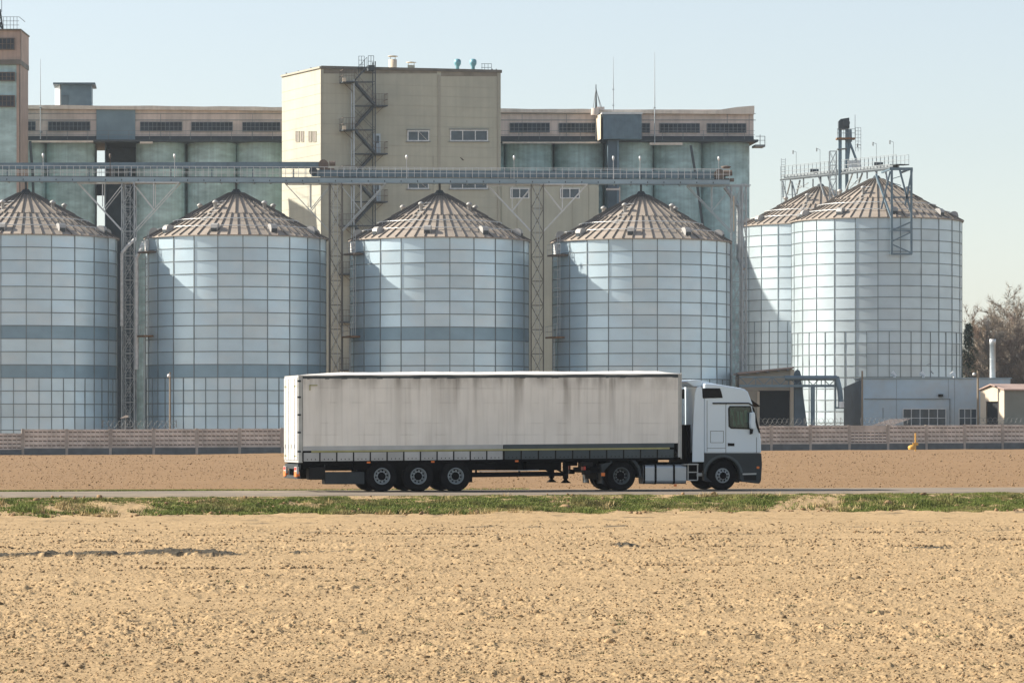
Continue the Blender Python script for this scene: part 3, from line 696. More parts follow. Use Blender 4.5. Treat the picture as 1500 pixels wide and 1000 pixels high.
def make_wheel(dual, rad, wid, dish, rimm, rimr):
    """axis along local v, outer face towards -v"""
    t = bpy.data.objects.new('wheel', None); COL.objects.link(t); t.parent = truck
    mb = MB()
    for k in range(2 if dual else 1):
        o = 0.34 * k
        mb.lathe([(rimr, 0.02+o), (rimr+.03, 0.0+o), (rad-.09, -0.01+o), (rad-.035, 0.01+o), (rad, 0.05+o), (rad, wid-.05+o), (rad-.035, wid-.01+o), (rad-.09, wid+.01+o), (rimr+.03, wid+o), (rimr, wid-.02+o)], (0, 0, 0), 'y', 48)
        mb.lathe([(rad+.001, 0.045+wid*.33+o), (rad-.015, .05+wid*.33+o), (rad+.001, .06+wid*.33+o)], (0,0,0), 'y', 48)
    mb.build('tyre', M['tyre'], t, True)
    mb = MB()
    mb.lathe([(rimr+.005, 0.022), (rimr+.012, -0.006), (rimr-.012, -0.012), (rimr-.03, 0.03), (rimr-.05, dish), (rimr*.58, dish), (rimr*.52, dish-.03), (rimr*.50, dish-.035)], (0, 0, 0), 'y', 40)
    mb.lathe([(rimr*.50, dish-.035), (0.11, dish-.04), (0.10, dish-.14), (0.085, dish-.16), (0.0, dish-.16)], (0, 0, 0), 'y', 24, 1)
    for k in range(10):
        q = 2*PI*k/10; rr = rimr*.74
        mb.lathe([(0.0, dish-.006), (0.030, dish-.006), (0.030, dish-.001)], (rr*math.cos(q), 0, rr*math.sin(q)), 'y', 10, 1)
        q += PI/10; mb.lathe([(0.014, dish-.03), (0.014, dish-.06), (0, dish-.06)], (rimr*.54*math.cos(q), 0, rimr*.54*math.sin(q)), 'y', 6, 2)
    mb.lathe([(rimr, wid*.9), (0.0, wid*.9)], (0, 0, 0), 'y', 24, 1)
    mb.build('rim', [rimm, M['chassis'], M['galvlight']], t, True)
    return t
tw = make_wheel(False, 0.53, 0.38, 0.10, M['rim'], 0.275)
pos = [TU(560), TU(613.5), TU(668)]
first = True
for uu in pos:
    for s in (-1, 1):
        q = tw if first else copy_tree(tw, truck); first = False
        q.location = (uu, s*1.24, 0.53); q.rotation_euler = (0, random.uniform(0, 6), 0) if s < 0 else (0, 0, PI)
dw = make_wheel(True, 0.515, 0.30, 0.17, M['rimdark'], 0.29)
dw.location = (TU(911), -1.22, 0.515); q = copy_tree(dw, truck); q.location = (TU(911), 1.22, 0.515); q.rotation_euler = (0, 0, PI)
fw = make_wheel(False, 0.515, 0.32, -0.03, M['rim'], 0.25)
fw.location = (TU(1059.5), -1.19, 0.515); q = copy_tree(fw, truck); q.location = (TU(1059.5), 1.19, 0.515); q.rotation_euler = (0, 0, PI)
for uu in pos + [TU(911), TU(1059.5)]: mb = MB(); mb.tube((uu, -1.0, .52), (uu, 1.0, .52), 0.09); mb.build('axle', M['chassis'], truck, True)
# trailer inner mudguards / side air bags dark masses
mb = MB()
for uu in pos: mb.box((uu - .28, -0.9, .35), (uu + .28, .9, .98))
mb.build('suspension', M['chassis'], truck, True)

# tractor ------------------------------------------------
def poly_v(pts, v0, v1, mb, m=0, fn=None):
    mb.prism([TP(*p) for p in pts], lambda p, q, d: (p, d, q), v0, v1, m)
mb = MB()
prof = [(1032,664),(1116,664),(1115.7,645),(1114,634),(1111,622),(1107,606),(1103.5,592),(1100,583),(1096.5,573.5),(1092.5,570),(1086,568),(1070,565.5),(1056,563),(1046,562),(1032,561)]
poly_v(prof, -1.25, 1.25, mb)
cab = mb.build('cab', M['truckwhite'], truck, True, bevel=0.07)
cab.modifiers['bevel'].segments = 4
# panel seams
mb = MB()
def seam(mbx, a, b, w_=0.012, v=-1.256, m=0):
    (u0, z0), (u1, z1) = TP(*a), TP(*b); mbx.bar((u0, v + .004, z0), (u1, v + .004, z1), w_, w_, m)
for a, b in (((1063.5,592),(1063.5,663)), ((1063.5,592),(1067,590.5)), ((1036,586),(1036,661)), ((1036,656),(1063,656)), ((1041,631),(1060,631)), ((1041,631),(1041,648)), ((1060,631),(1060,648)), ((1041,648),(1060,648)), ((1108.5,640),(1108.5,663))):
    seam(mb, a, b)
mb.build('panel_seam', M['plastic'], cab, True)
mb = MB(); seam(mb, (1044,590.5), (1097,590.5), 0.05, -1.262); seam(mb, (1097,590.5), (1103,594), .045, -1.26)
mb.build('rain_gutter', M['blackp'], cab, True)
# dark windscreen strip along the side of the front pillar + windscreen
mb = MB()
pl = [(1101.5,594),(1105,598),(1113.8,632.5),(1112.2,634.5),(1108.5,625)]
poly_v(pl, -1.262, -1.245, mb)
mb.build('pillar_trim', M['blackp'], cab, True)
u0, z0 = TP(1113.6, 633); u1, z1 = TP(1104, 594)
mb = MB(); o = 0.02
mb.raw([(u0+o, -1.12, z0), (u0+o, 1.12, z0), (u1+o, 1.12, z1), (u1+o, -1.12, z1)], [(0,1,2,3)])
mb.build('windscreen', M['glass'], cab, True)
# side window: dark inside, pale curtain folds, tinted pane
win = [(1068.5,599),(1070,596),(1098,596),(1099,599),(1100.5,620),(1099,626.5),(1072,625.5),(1069,623)]
mb = MB(); poly_v([(1066.8,598),(1069,594.3),(1099.5,594.3),(1101,599),(1102.5,621),(1101,628.5),(1071,627.5),(1067.5,624.5)], -1.266, -1.245, mb); sw = mb.build('side_window', M['blackp'], cab, True)
mb = MB(); rr_ = random.Random(3)
for (a, b, c_, d_) in ((1073, 1074.5, 600, 617), (1079, 1082, 603, 622), (1084, 1086, 602, 621), (1086.5, 1088, 604, 624), (1090, 1094.5, 601, 618), (1074, 1077, 617, 624), (1070.5, 1072, 599, 608)):
    poly_v([(a, c_), (b, c_ - .6), (b + 1.5, d_), (a + 1.2, d_ + .5)], -1.272, -1.2655, mb)
mb.build('cab_curtain', mat('pale_green_cab_curtain', (0.20, 0.28, 0.25), 0.8), sw, True)
mb = MB(); poly_v(win, -1.282, -1.279, mb); mb.build('pane', M['cabglass'], sw, True)
# door handle
mb = MB(); poly_v([(1066.3,648.5),(1076,649),(1076,653),(1066.3,653)], -1.27, -1.25, mb); mb.build('door_handle', M['blackp'], cab, True, bevel=.01)
# air intake
for a_, b_ in ((-1.275, -1.1), (1.1, 1.275)): mb = MB(); poly_v([(1029.5,568.3),(1055,568.5),(1057,574),(1059,582.5),(1030.5,583.2),(1029.5,580)], a_, b_, mb); mb.build('air_intake', M['blackp'], cab, True, bevel=.02)
# roof deflector
mb = MB()
poly_v([(1010,557),(1022,555.5),(1030,556.8),(1042,559.5),(1060,563.8),(1060,566),(1020,566),(1009.5,559.5)], -0.98, 0.98, mb)
mb.build('roof_deflector', M['truckwhite'], cab, True, bevel=.04)
# side fairings
for s in (-1, 1):
    mb = MB(); v0, v1 = sorted((s*1.262, s*1.20))
    pts = [(1014.5,676.5),(1031.8,676.5),(1031.8,583.6),(1029.8,583),(1029,569),(1026,565.8),(1021,567),(1018.5,576),(1016.8,600),(1015,640)]
    poly_v(pts, v0, v1, mb); mb.build('side_fairing', M['truckwhite'], cab, True, bevel=.025)
# sun visor and mirrors
mb = MB(); a = TP(1100, 584); b = TP(1112, 599)
mb.raw([(a[0], -1.2, a[1]), (a[0], 1.2, a[1]), (b[0]+.05, 1.2, b[1]+.12), (b[0]+.05, -1.2, b[1]+.12), (a[0]-.02, -1.2, a[1]-.05), (a[0]-.02, 1.2, a[1]-.05), (b[0]+.03, 1.2, b[1]+.08), (b[0]+.03, -1.2, b[1]+.08)], [(0,1,2,3),(4,7,6,5),(0,3,7,4),(1,5,6,2),(0,4,5,1),(3,2,6,7)])
mb.bar((b[0] - .15, 1.3, b[1]+.2), (b[0]+.35, 1.35, b[1]+.02), .07, .12); mb.bar((b[0]-.1, 1.3, b[1]+.0), (b[0]+.3, 1.35, b[1]-.15), .05, .06)
mb.build('sun_visor', M['blackp'], cab, True)
for s in (-1, 1):
    v0, v1 = sorted((s*1.30, s*1.52))
    mb = MB(); poly_v([(1097,604),(1102,603),(1103.5,608),(1103.8,626),(1102,628.5),(1097.5,627.5),(1096.5,620)], v0, v1, mb)
    mr_ = mb.build('mirror', M['truckwhite'], cab, True, bevel=.03)
    mb = MB(); poly_v([(1098.5,628),(1102.5,628.5),(1101.5,635),(1098.5,636)], s*1.33 - .03, s*1.33 + .1, mb)
    a = TP(1100, 604); mb.bar((a[0], s*1.22, a[1]), (a[0], s*1.4, a[1]+.02), .04)
    mb.build('mirror_arm', M['blackp'], mr_, True, bevel=.01)
# lower dark body with wheel arch
mb = MB()
arch = []
cu, cz = TU(1059.5), 0.515; ra = 0.63
lo = TZ(705, 15)
pts = [TP(1032, 664), TP(1032, 709)]
pts = [(TU(1031.5), TZ(664, 15)), (TU(1031.5), 0.34), (TU(1040), 0.30)]
a0 = math.atan2(0.42 - cz, -ra)
for k in range(15):
    q = PI + 0.33 - (PI + 0.50) * k / 14; pts.append((cu + ra*math.cos(q)*0.98, cz + ra*math.sin(q)))
pts += [(TU(1087), TZ(705, 16)), (TU(1112), TZ(708, 16)), (TU(1115), TZ(704, 16)), (TU(1116.5), TZ(680, 16)), (TU(1115.5), TZ(664, 16))]
mb.prism(pts, lambda p, q, d: (p, d, q), -1.257, -1.02); mb.prism(pts, lambda p, q, d: (p, d, q), 1.02, 1.257)
mb.box((TU(1098), -1.02, 0.42), (TU(1114), 1.02, TZ(665, 16)))
lb = mb.build('lower_body', M['plastic'], cab, True, bevel=.012)
mb = MB(); poly_v([(1088,693),(1108,692.5),(1108,694.5),(1088,695.2)], -1.275, -1.25, mb, 0); poly_v([(1089.5,696.5),(1108,696),(1108,703),(1090,703)], -1.262, -1.25, mb, 1)
mb.build('step', [M['frame'], M['blackp']], lb, True)
mb = MB()
aq = [(cu + 0.66*math.cos(q), cz + 0.66*math.sin(q)) for q in np.linspace(0.15, PI - .1, 14)]; bq = [(cu + 0.73*math.cos(q), cz + 0.73*math.sin(q)) for q in np.linspace(PI - .1, 0.15, 14)]
mb.prism(aq + bq, lambda p, q, d: (p, d, q), -1.275, -1.255); mb.build('fender_lip', M['skirtdark'], lb, True)
mb = MB(); u0, z0 = TP(1110.5, 684.5); mb.box((u0-.05, -1.275, z0-.04), (u0+.05, -1.25, z0+.04)); mb.build('turn_signal', M['orange'], lb, True, bevel=.01)
mb = MB(); mb.box((TU(1086), -0.9, .3), (TU(1115.5), .9, .75)); u0, z0 = TP(1116, 697)
for s in (-1, 1): mb.box((u0-.1, s*.95-.2, z0-.1), (u0+.02, s*.95+.2, z0+.1), 1)
mb.build('front_bumper', [M['plastic'], M['wframe']], cab, True, bevel=.03)
# dark gap, chassis rails of the tractor
mb = MB()
for s in (-1, 1):
    y0, y1 = sorted((s*.36, s*.46)); mb.box((TU(866), y0, 0.72), (TU(1110), y1, 0.98))
mb.box((TU(1008), -1.05, 0.75), (TU(1014.5), 1.05, 2.3)); mb.box((TU(1014), -1.15, 0.7), (TU(1034), 1.15, 1.3))
mb.box((TU(1036), -1.0, .62), (TU(1085), 1.0, 1.2))
mb.box((TU(884), -.7, .92), (TU(940), .7, 1.06)); mb.box((TU(866), -1.1, .62), (TU(882), 1.1, .80))
mb.box((TU(880), -.75, .4), (TU(935), .75, .8))
mb.build('tractor_frame', M['chassis'], truck, True)
# rear lights of tractor
for s in (-1, 1):
    mb = MB(); u0 = TU(857); mb.box((u0-.08, s*1.0-.2, .85), (u0+.3, s*1.0+.2, 1.0), 1); mb.box((u0-.02, s*1.0-.2, .72), (u0+.05, s*1.0+.2, .85), 0); mb.box((u0, s*1.0-.2, .56), (u0+.2, s*1.0+.2, .72), 1)
    mb.build('tractor_tail_light', [M['red'], M['blackp']], truck, True, bevel=.015)
# drive-wheel mudguard
mb = MB(); cu = TU(911)
outer = [(cu + .73*math.cos(q), .515 + .73*math.sin(q)) for q in np.linspace(-.1, PI*.72, 16)]
inner = [(cu + .63*math.cos(q), .515 + .63*math.sin(q)) for q in np.linspace(PI*.72, -.1, 16)]
pts = [(TU(880.5), TZ(679.5, 11)), (TU(898), TZ(676, 11)), (cu - .62, .72), (cu - .70, TZ(708, 11)), (TU(884), TZ(708, 11)), (TU(881), TZ(693, 11))]
for a_, b_ in ((-1.262, -.62), (.62, 1.262)):
    mb = MB(); mb.prism(outer + inner, lambda p, q, d: (p, d, q), a_ + .002, b_ - .002); mb.prism(pts, lambda p, q, d: (p, d, q), a_, b_)
    mb.build('rear_mudguard', M['plastic'], truck, True, bevel=.012)
mb = MB(); u0, z0 = TP(883.5, 694.5); mb.box((u0-.07, -1.275, z0-.06), (u0+.07, -1.26, z0+.06)); mb.build('side_marker_light', M['orange'], truck, True, bevel=.01)
# fuel tank
mb = MB(); a = TU(943); b = TU(1006); zt = TZ(680, 13); zb = TZ(708.5, 13)
def rrect(y0, y1, z0, z1, r_, n_=5):
    out = []
    for (cy_, cz_, q0) in ((y1-r_, z1-r_, 0), (y0+r_, z1-r_, PI/2), (y0+r_, z0+r_, PI), (y1-r_, z0+r_, 1.5*PI)):
        for k in range(n_): q = q0 + PI/2*k/(n_-1); out.append((cy_ + r_*math.cos(q), cz_ + r_*math.sin(q)))
    return out
mb.prism(rrect(-1.22, -.62, zb, zt, .12), lambda p, q, d: (d, p, q), a, b)
ft = mb.build('fuel_tank', M['alu'], truck, True)
mb = MB()
for px_ in (961, 988): q = TU(px_); mb.prism(rrect(-1.235, -.6, zb - .01, zt + .015, .125), lambda p, qq, d: (d, p, qq), q - .035, q + .035)
q = TU(944.5); mb.prism(rrect(-1.23, -.6, zb, zt + .01, .125), lambda p, qq, d: (d, p, qq), q - .03, q + .03)
mb.build('tank_strap', M['chassis'], ft, True)
mb = MB(); u0, z0 = TP(990, 710.5); mb.box((u0-.05, -1.22, z0-.04), (u0+.05, -1.18, z0+.04)); mb.build('side_marker_light', M['orange'], truck, True)
# side step ladder between tank and cab
mb = MB(); a, b = TU(1008.5), TU(1022.5); z1, z0 = TZ(679.5, 14), TZ(703, 14)
for q in (a, b): mb.bar((q, -1.22, z0), (q, -1.22, z1), .035)
for q in (0, .5, 1): mb.bar((a, -1.22, z0 + (z1 - z0)*q), (b, -1.22, z0 + (z1 - z0)*q), .035)
mb.box((a + .02, -1.1, z0), (b - .02, -.7, z1), 1); mb.tube((TU(1023), -1.1, TZ(695, 14)), (TU(1030), -1.1, TZ(695, 14)), .07, m=0)
mb.bar((TU(1001), -1.2, TZ(680, 13)), (b, -1.2, TZ(680, 13)), .3, .03)
mb.build('access_ladder', [M['frame'], M['chassis']], truck, True)

# ------------------------------------------------------------ fence
def FY(X): return 336 + 0.235 * X if False else 335.0 + X * (346.5 - 326.0) / (37 + 38)
pane_w = 4.03
t = thing('concrete_fence', 'long pinkish concrete panel fence with dark base behind the brown field', 'fence', (0, 335, 0))
fa = math.atan((346.5 - 326.0) / 75.0)
fc, fs_ = math.cos(fa), math.sin(fa)
x_at = PX(33, FY(PX(33, 326)))
def fpt(s_, z, off=0):                            # s along fence from x=0
    return Vector((s_*fc + off*fs_, 335.0 + s_*fs_ - off*fc, z))
s0 = x_at / fc
for k in range(-3, 27):
    a = s0 + k * pane_w; b = a + pane_w
    zb = float(base_z(np.array(fpt(a, 0).x), np.array(330.0)))
    drop = -0.33 if k < 0 else 0.0
    top = zb + 2.36 + drop + random.uniform(-.02, .02) + (0.05 if k > 10 else 0) ; bot = zb + 0.62 + drop * .3
    gate = (k == 20)
    mb = MB()
    mb.raw([fpt(a+.1, bot, .06), fpt(b-.1, bot, .06), fpt(b-.1, bot, -.06), fpt(a+.1, bot, -.06), fpt(a+.1, top, .06), fpt(b-.1, top, .06), fpt(b-.1, top, -.06), fpt(a+.1, top, -.06)], [(0,3,2,1),(4,5,6,7),(0,1,5,4),(1,2,6,5),(2,3,7,6),(3,0,4,7)], 0, random.uniform(.9, 1.08))
    rows = 4
    hh = (top - bot)
    for r_ in range(rows):
        zc = bot + hh * (0.14 + 0.235 * r_) - (0.0 if k >= 0 else .05)
        if gate: zc = bot + hh * (.08 + .17 * r_)
        for q in range(9):
            xc = a + .36 + (q + (.0 if r_ % 2 else .0)) * .415
            # shallow pyramid boss, tinted lighter as if lit, over a flat quad painted as recess shade
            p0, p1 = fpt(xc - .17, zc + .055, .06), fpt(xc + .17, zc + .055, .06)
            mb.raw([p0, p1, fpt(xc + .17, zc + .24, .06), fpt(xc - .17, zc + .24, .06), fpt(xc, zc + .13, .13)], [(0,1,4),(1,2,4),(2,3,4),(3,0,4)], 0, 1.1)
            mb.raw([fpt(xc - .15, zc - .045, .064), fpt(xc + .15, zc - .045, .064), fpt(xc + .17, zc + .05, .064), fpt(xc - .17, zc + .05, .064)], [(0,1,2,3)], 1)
    mb.build('fence_panel', [M['fence'], M['fenceshade']], t)
    mb = MB(); mb.raw([fpt(a-.12, zb - .4, .12), fpt(a+.12, zb - .4, .12), fpt(a+.12, zb-.4, -.12), fpt(a-.12, zb-.4, -.12), fpt(a-.12, top + .03, .12), fpt(a+.12, top + .03, .12), fpt(a+.12, top+.03, -.12), fpt(a-.12, top+.03, -.12)], [(0,3,2,1),(4,5,6,7),(0,1,5,4),(1,2,6,5),(2,3,7,6),(3,0,4,7)], 0, .7)
    mb.build('fence_post', M['fence'], t)
    mb = MB(); mb.raw([fpt(a+.12, zb - .4, .1), fpt(b-.12, zb-.4, .1), fpt(b-.12, zb-.4, -.1), fpt(a+.12, zb-.4, -.1), fpt(a+.12, bot - .003, .1), fpt(b-.12, bot - .003, .1), fpt(b-.12, bot-.003, -.1), fpt(a+.12, bot-.003, -.1)], [(0,3,2,1),(4,5,6,7),(0,1,5,4),(1,2,6,5),(2,3,7,6),(3,0,4,7)])
    mb.build('fence_foundation', M['fbase'], t)
def coil(x0, x1, label):
    sA = PX(x0, FY(PX(x0, 335))) / fc; sB = PX(x1, FY(PX(x1, 335))) / fc
    n_ = int((sB - sA) / .5 * 16); pts = []
    zb = float(base_z(np.array(fpt((sA+sB)/2, 0).x), np.array(330.0))) + 2.78
    for k in range(n_ + 1):
        q = 2*PI*k/16; s_ = sA + (sB - sA) * k / n_ + .30*math.cos(q); pts.append(fpt(s_, zb + .32*math.sin(q), .12*math.cos(q)))
    mb = MB(); mb.path(pts, 0.015, 4)
    mb.bar(fpt(sA, zb, 0), fpt(sB, zb, 0), .02); mb.bar(fpt(sA, zb - .3, 0), fpt(sA, zb + .4, 0), .05); mb.bar(fpt(sB, zb - .3, 0), fpt(sB, zb + .4, 0), .05)
    mb.build('razor_wire_coil', M['wire'], t)
for a, b in ((150, 258), (1112, 1178), (1180, 1232), (1262, 1330), (1436, 1520)): coil(a, b, '')

# yellow marker and cap
b0 = P(1340, 660, 322)
t = thing('marker_post', 'short orange-yellow marker post with round cap standing before the fence', 'marker post', (PX(1340, 322), 322, 0.1))
mb = MB(); x = PX(1341, 322); mb.tube((x, 322, 0), (x, 322, PZ(634, 322)), .07, n=10); mb.build('post', M['yellow'], t)
mb = MB(); x2 = PX(1336, 321); mb.lathe([(.0, .42), (.15, .40), (.34, .28), (.36, .2), (.32, .0)], (x2, 321.2, PZ(658, 321.5)), n=16); mb.build('cap', M['yellow'], t)
mb = MB(); mb.box((x-.25, 321.9, PZ(652, 322)), (x+.25, 322.1, PZ(648, 322))); mb.build('bracket', M['yellow'], t)

# ------------------------------------------------------------ silos
def cyl(R_, phi, c, z): return Vector((c[0] + R_*math.sin(phi), c[1] - R_*math.cos(phi), z))
def make_silo(px, Y, R_, eave, apex, cols, phase, dark, dbl, label, ladder=True, vents0=-48.0, rings_h=1.27, group='corrugated steel grain silos'):
    c = (PX(px, Y), Y)
    t = thing('grain_silo', label, 'silo', (c[0], c[1], 0), 0, group)
    rn = random.Random(int(px))
    nr = int(eave / rings_h) + 1; sub = 4; step = 2*PI/cols
    mb = MB()
    for j in range(nr):
        z1 = eave - j*rings_h; z0 = max(z1 - rings_h, -0.2)
        for i in range(cols):
            a0 = R(phase) + i*step
            if abs(((a0 + step/2 + PI) % (2*PI)) - PI) > R(150) and False: continue
            tint = rn.choice((rn.uniform(.95, 1.04), rn.uniform(.88, 1.08))); flat = rn.uniform(.65, .85)
            m_ = 1 if j in dark else 0
            ch = R_ * math.cos(step/2)
            pts = []
            for k in range(sub + 1):
                q = a0 + step*k/sub
                rc = ch / math.cos(q - a0 - step/2)         # the chord
                rr = rc + (R_ - rc) * flat
                pts.append((q, rr))
            tilt = rn.uniform(-.012, .012)
            vs = [cyl(r_ + tilt, q, c, z0) for q, r_ in pts] + [cyl(r_ - tilt, q, c, z1) for q, r_ in pts]
            mb.raw(vs, [(k, k+1, sub+2+k, sub+1+k) for k in range(sub)], m_, tint, True)
    mb.build('wall', [M['silo'] if ladder else M['silo_pale'], M['silo_dark']], t)
    mb = MB()
    for i in range(cols):
        a0 = R(phase) + i*step
        for (aa, zt) in ((a0, eave), (a0 + step/2, eave - dbl*rings_h)):
            hw = .038/R_; r2 = R_ + .06; r1 = R_ - .02
            if aa != a0: hw *= .8; r1 = R_*math.cos(step/2) - .02 + (R_ - R_*math.cos(step/2)) * .4; r2 = R_ + .05
            vs = [cyl(r1, aa-hw, c, -.2), cyl(r2, aa-hw, c, -.2), cyl(r2, aa+hw, c, -.2), cyl(r1, aa+hw, c, -.2), cyl(r1, aa-hw, c, zt), cyl(r2, aa-hw, c, zt), cyl(r2, aa+hw, c, zt), cyl(r1, aa+hw, c, zt)]
            mb.raw(vs, [(0,1,5,4),(1,2,6,5),(2,3,7,6),(4,5,6,7)])
    for j in range(0, nr):
        z = eave - j*rings_h
        ns = cols*4
        for i in range(ns):
            q0 = R(phase) + 2*PI*i/ns; q1 = R(phase) + 2*PI*(i+1)/ns
            hb = .042; ro = R_ + .045; ri = R_ - .05
            mb.raw([cyl(ri, q0, c, z-hb), cyl(ri, q1, c, z-hb), cyl(ro, q1, c, z-hb), cyl(ro, q0, c, z-hb), cyl(ri, q0, c, z+hb), cyl(ri, q1, c, z+hb), cyl(ro, q1, c, z+hb), cyl(ro, q0, c, z+hb)], [(0,1,2,3),(4,7,6,5),(3,2,6,7)])
    mb.build('wall_stiffener', M['stiff'], t)
    # roof
    hr = apex - eave; Re = R_ + .22; zE = eave + .02
    def rz(r_): return zE + hr * (1 - r_/Re)
    n1, n2 = int(cols*1.5), int(cols*2.5); rb = .52*Re; r0 = .8
    mb = MB()
    for i in range(n2):
        q0 = R(phase) + 2*PI*i/n2; q1 = R(phase) + 2*PI*(i+1)/n2; tt_ = rn.uniform(.95, 1.04)
        mb.face([cyl(Re, q0, c, rz(Re)), cyl(Re, q1, c, rz(Re)), cyl(rb, q1, c, rz(rb)), cyl(rb, q0, c, rz(rb))], 0, tt_)
        mb.face([cyl(Re, q0, c, rz(Re)-.09), cyl(Re, q1, c, rz(Re)-.09), cyl(Re, q1, c, rz(Re)), cyl(Re, q0, c, rz(Re))], 0, tt_)
        mb.face([cyl(Re, q0, c, rz(Re)-.09), cyl(R_-.1, q0, c, eave), cyl(R_-.1, q1, c, eave), cyl(Re, q1, c, rz(Re)-.09)], 0, tt_)
    for i in range(n1):
        q0 = R(phase) + 2*PI*i/n1; q1 = R(phase) + 2*PI*(i+1)/n1; tt_ = rn.uniform(.95, 1.04); e = .07
        mb.face([cyl(rb+.15, q0, c, rz(rb+.15)+e), cyl(rb+.15, q1, c, rz(rb+.15)+e), cyl(r0, q1, c, rz(r0)+e), cyl(r0, q0, c, rz(r0)+e)], 0, tt_)
        mb.face([cyl(rb+.15, q0, c, rz(rb+.15)-.02), cyl(rb+.15, q1, c, rz(rb+.15)-.02), cyl(rb+.15, q1, c, rz(rb+.15)+e), cyl(rb+.15, q0, c, rz(rb+.15)+e)], 0, .6)
    ro = mb.build('roof', M['roof'], t)
    mb = MB()
    for i in range(n2):
        q = R(phase) + 2*PI*i/n2
        mb.bar(cyl(Re+.02, q, c, rz(Re)+.04), cyl(rb, q, c, rz(rb)+.05), .055, .13)
    for i in range(n1):
        q = R(phase) + 2*PI*i/n1
        mb.bar(cyl(rb+.1, q, c, rz(rb+.1)+.12), cyl(r0, q, c, rz(r0)+.12), .065, .14)
    mb.build('roof_rib', M['rib'], ro)
    for rr, up in ((.68*Re, .20), (.85*Re, .22)):
        ns = 48; mb = MB()
        for i in range(ns): mb.tube(cyl(rr, 2*PI*i/ns, c, rz(rr)+up), cyl(rr, 2*PI*(i+1)/ns, c, rz(rr)+up), .05, n=6, cap=False)
        for i in range(n2//2): q = R(phase) + 4*PI*i/n2; mb.bar(cyl(rr, q, c, rz(rr)), cyl(rr, q, c, rz(rr)+up), .07)
        mb.build('roof_ring', M['galvlight'], ro)
    mb = MB(); mb.lathe([(r0+.25, rz(r0)-.15+.08), (r0+.1, rz(r0)+.10), (.45, rz(.45)+.10), (.30, apex+.12), (.0, apex+.15)], (c[0], c[1], 0), n=20)
    mb.tube((c[0], c[1], apex), (c[0], c[1], apex+1.0), .11)
    mb.build('apex_cap', M['darksteel'], ro)
    # eave vents with hoods
    for i in range(9):
        q = R(vents0 + 40*i); rr = .885*Re; p = cyl(rr, q, c, rz(rr))
        er = Vector((math.sin(q), -math.cos(q), 0)); et = Vector((math.cos(q), math.sin(q), 0)); up = Vector((0, 0, 1))
        mb = MB()
        prof_ = [(-.40, -.15), (.42, -.42), (.52, .12), (.44, .42), (.22, .58), (-.05, .60), (-.30, .50)]
        mb.prism(prof_, lambda a, b, d_: p + er*a + up*b + et*d_, -.34, .34)
        mb.raw([p + er*.50 + et*(-.28) + up*(-.3), p + er*.50 + et*.28 + up*(-.3), p + er*.565 + et*.28 + up*.1, p + er*.565 + et*(-.28) + up*.1], [(0,1,2,3)], 1)
        mb.build('eave_vent', [M['ventgrey'], M['darksteel']], ro)
    for q in (-112, -26, 48, 118):
        rr = .44*Re; p = cyl(rr, R(q), c, rz(rr)); mb = MB()
        mb.lathe([(.17, -.1), (.17, .62), (.30, .68), (.30, .80), (.12, .95), (0, .97)], p, n=12)
        mb.build('roof_cowl', M['ventgrey'], ro)
    # hatch near the apex on the left front
    q = R(-24); mb = MB()
    for k in range(7):
        rr = (.30 + .07*k)*Re; mb.bar(cyl(rr, q-.35/rr, c, rz(rr)+.22), cyl(rr, q+.35/rr, c, rz(rr)+.22), .05)
    mb.build('roof_step', M['galvlight'], ro)
    if ladder:
        q0 = R(-72); mb = MB(); er = Vector((math.sin(q0), -math.cos(q0), 0)); et = Vector((math.cos(q0), math.sin(q0), 0))
        def lp(o_, e_, z): return Vector((c[0], c[1], 0)) + er*(R_ + o_) + et*e_ + Vector((0, 0, z))
        def lad(off, z0, z1):
            for e_ in (-.25, .25): mb.bar(lp(off, e_+0.0, z0), lp(off, e_, z1), .05)
            z = z0
            while z < z1: mb.bar(lp(off, -.25, z), lp(off, .25, z), .03); z += .35
        lad(.35, 1.2, 11.4)
        q0 = R(-64); er = Vector((math.sin(q0), -math.cos(q0), 0)); et = Vector((math.cos(q0), math.sin(q0), 0))
        lad(.35, 11.4, eave + .6)
        for z in np.arange(12.8, eave, .9):
            for k in range(6): a_, b_ = PI*k/6, PI*(k+1)/6; mb.bar(lp(.35+.7*math.sin(a_), .38*math.cos(a_), z), lp(.35+.7*math.sin(b_), .38*math.cos(b_), z), .03)
        mb.build('ladder', M['galv'], t)
        for z, w0, w1, m_ in ((11.35, -76, -60, 'rust'), (eave - 1.55, -72, -56, 'brownsteel')):
            mb = MB(); k0, k1 = R(w0), R(w1)
            for i in range(4):
                qa = k0 + (k1-k0)*i/4; qb = k0 + (k1-k0)*(i+1)/4
                mb.raw([cyl(R_+.03, qa, c, z), cyl(R_+.03, qb, c, z), cyl(R_+1.05, qb, c, z), cyl(R_+1.05, qa, c, z), cyl(R_+.03, qa, c, z+.16), cyl(R_+.03, qb, c, z+.16), cyl(R_+1.05, qb, c, z+.16), cyl(R_+1.05, qa, c, z+.16)], [(0,1,2,3),(4,7,6,5),(3,2,6,7),(0,3,7,4),(1,5,6,2)])
            po = mb.build('platform', M[m_], t)
            mb = MB()
            for i in range(5): qa = k0 + (k1-k0)*i/4; mb.bar(cyl(R_+1.0, qa, c, z+.1), cyl(R_+1.0, qa, c, z+1.2), .04)
            for hz_ in (.65, 1.2): 
                for i in range(4): mb.bar(cyl(R_+1.0, k0+(k1-k0)*i/4, c, z+hz_), cyl(R_+1.0, k0+(k1-k0)*(i+1)/4, c, z+hz_), .04)
            mb.build('railing', M['galv'], po)
        mb = MB(); z = eave - 1.3; qa, qb = R(-73), R(-68)
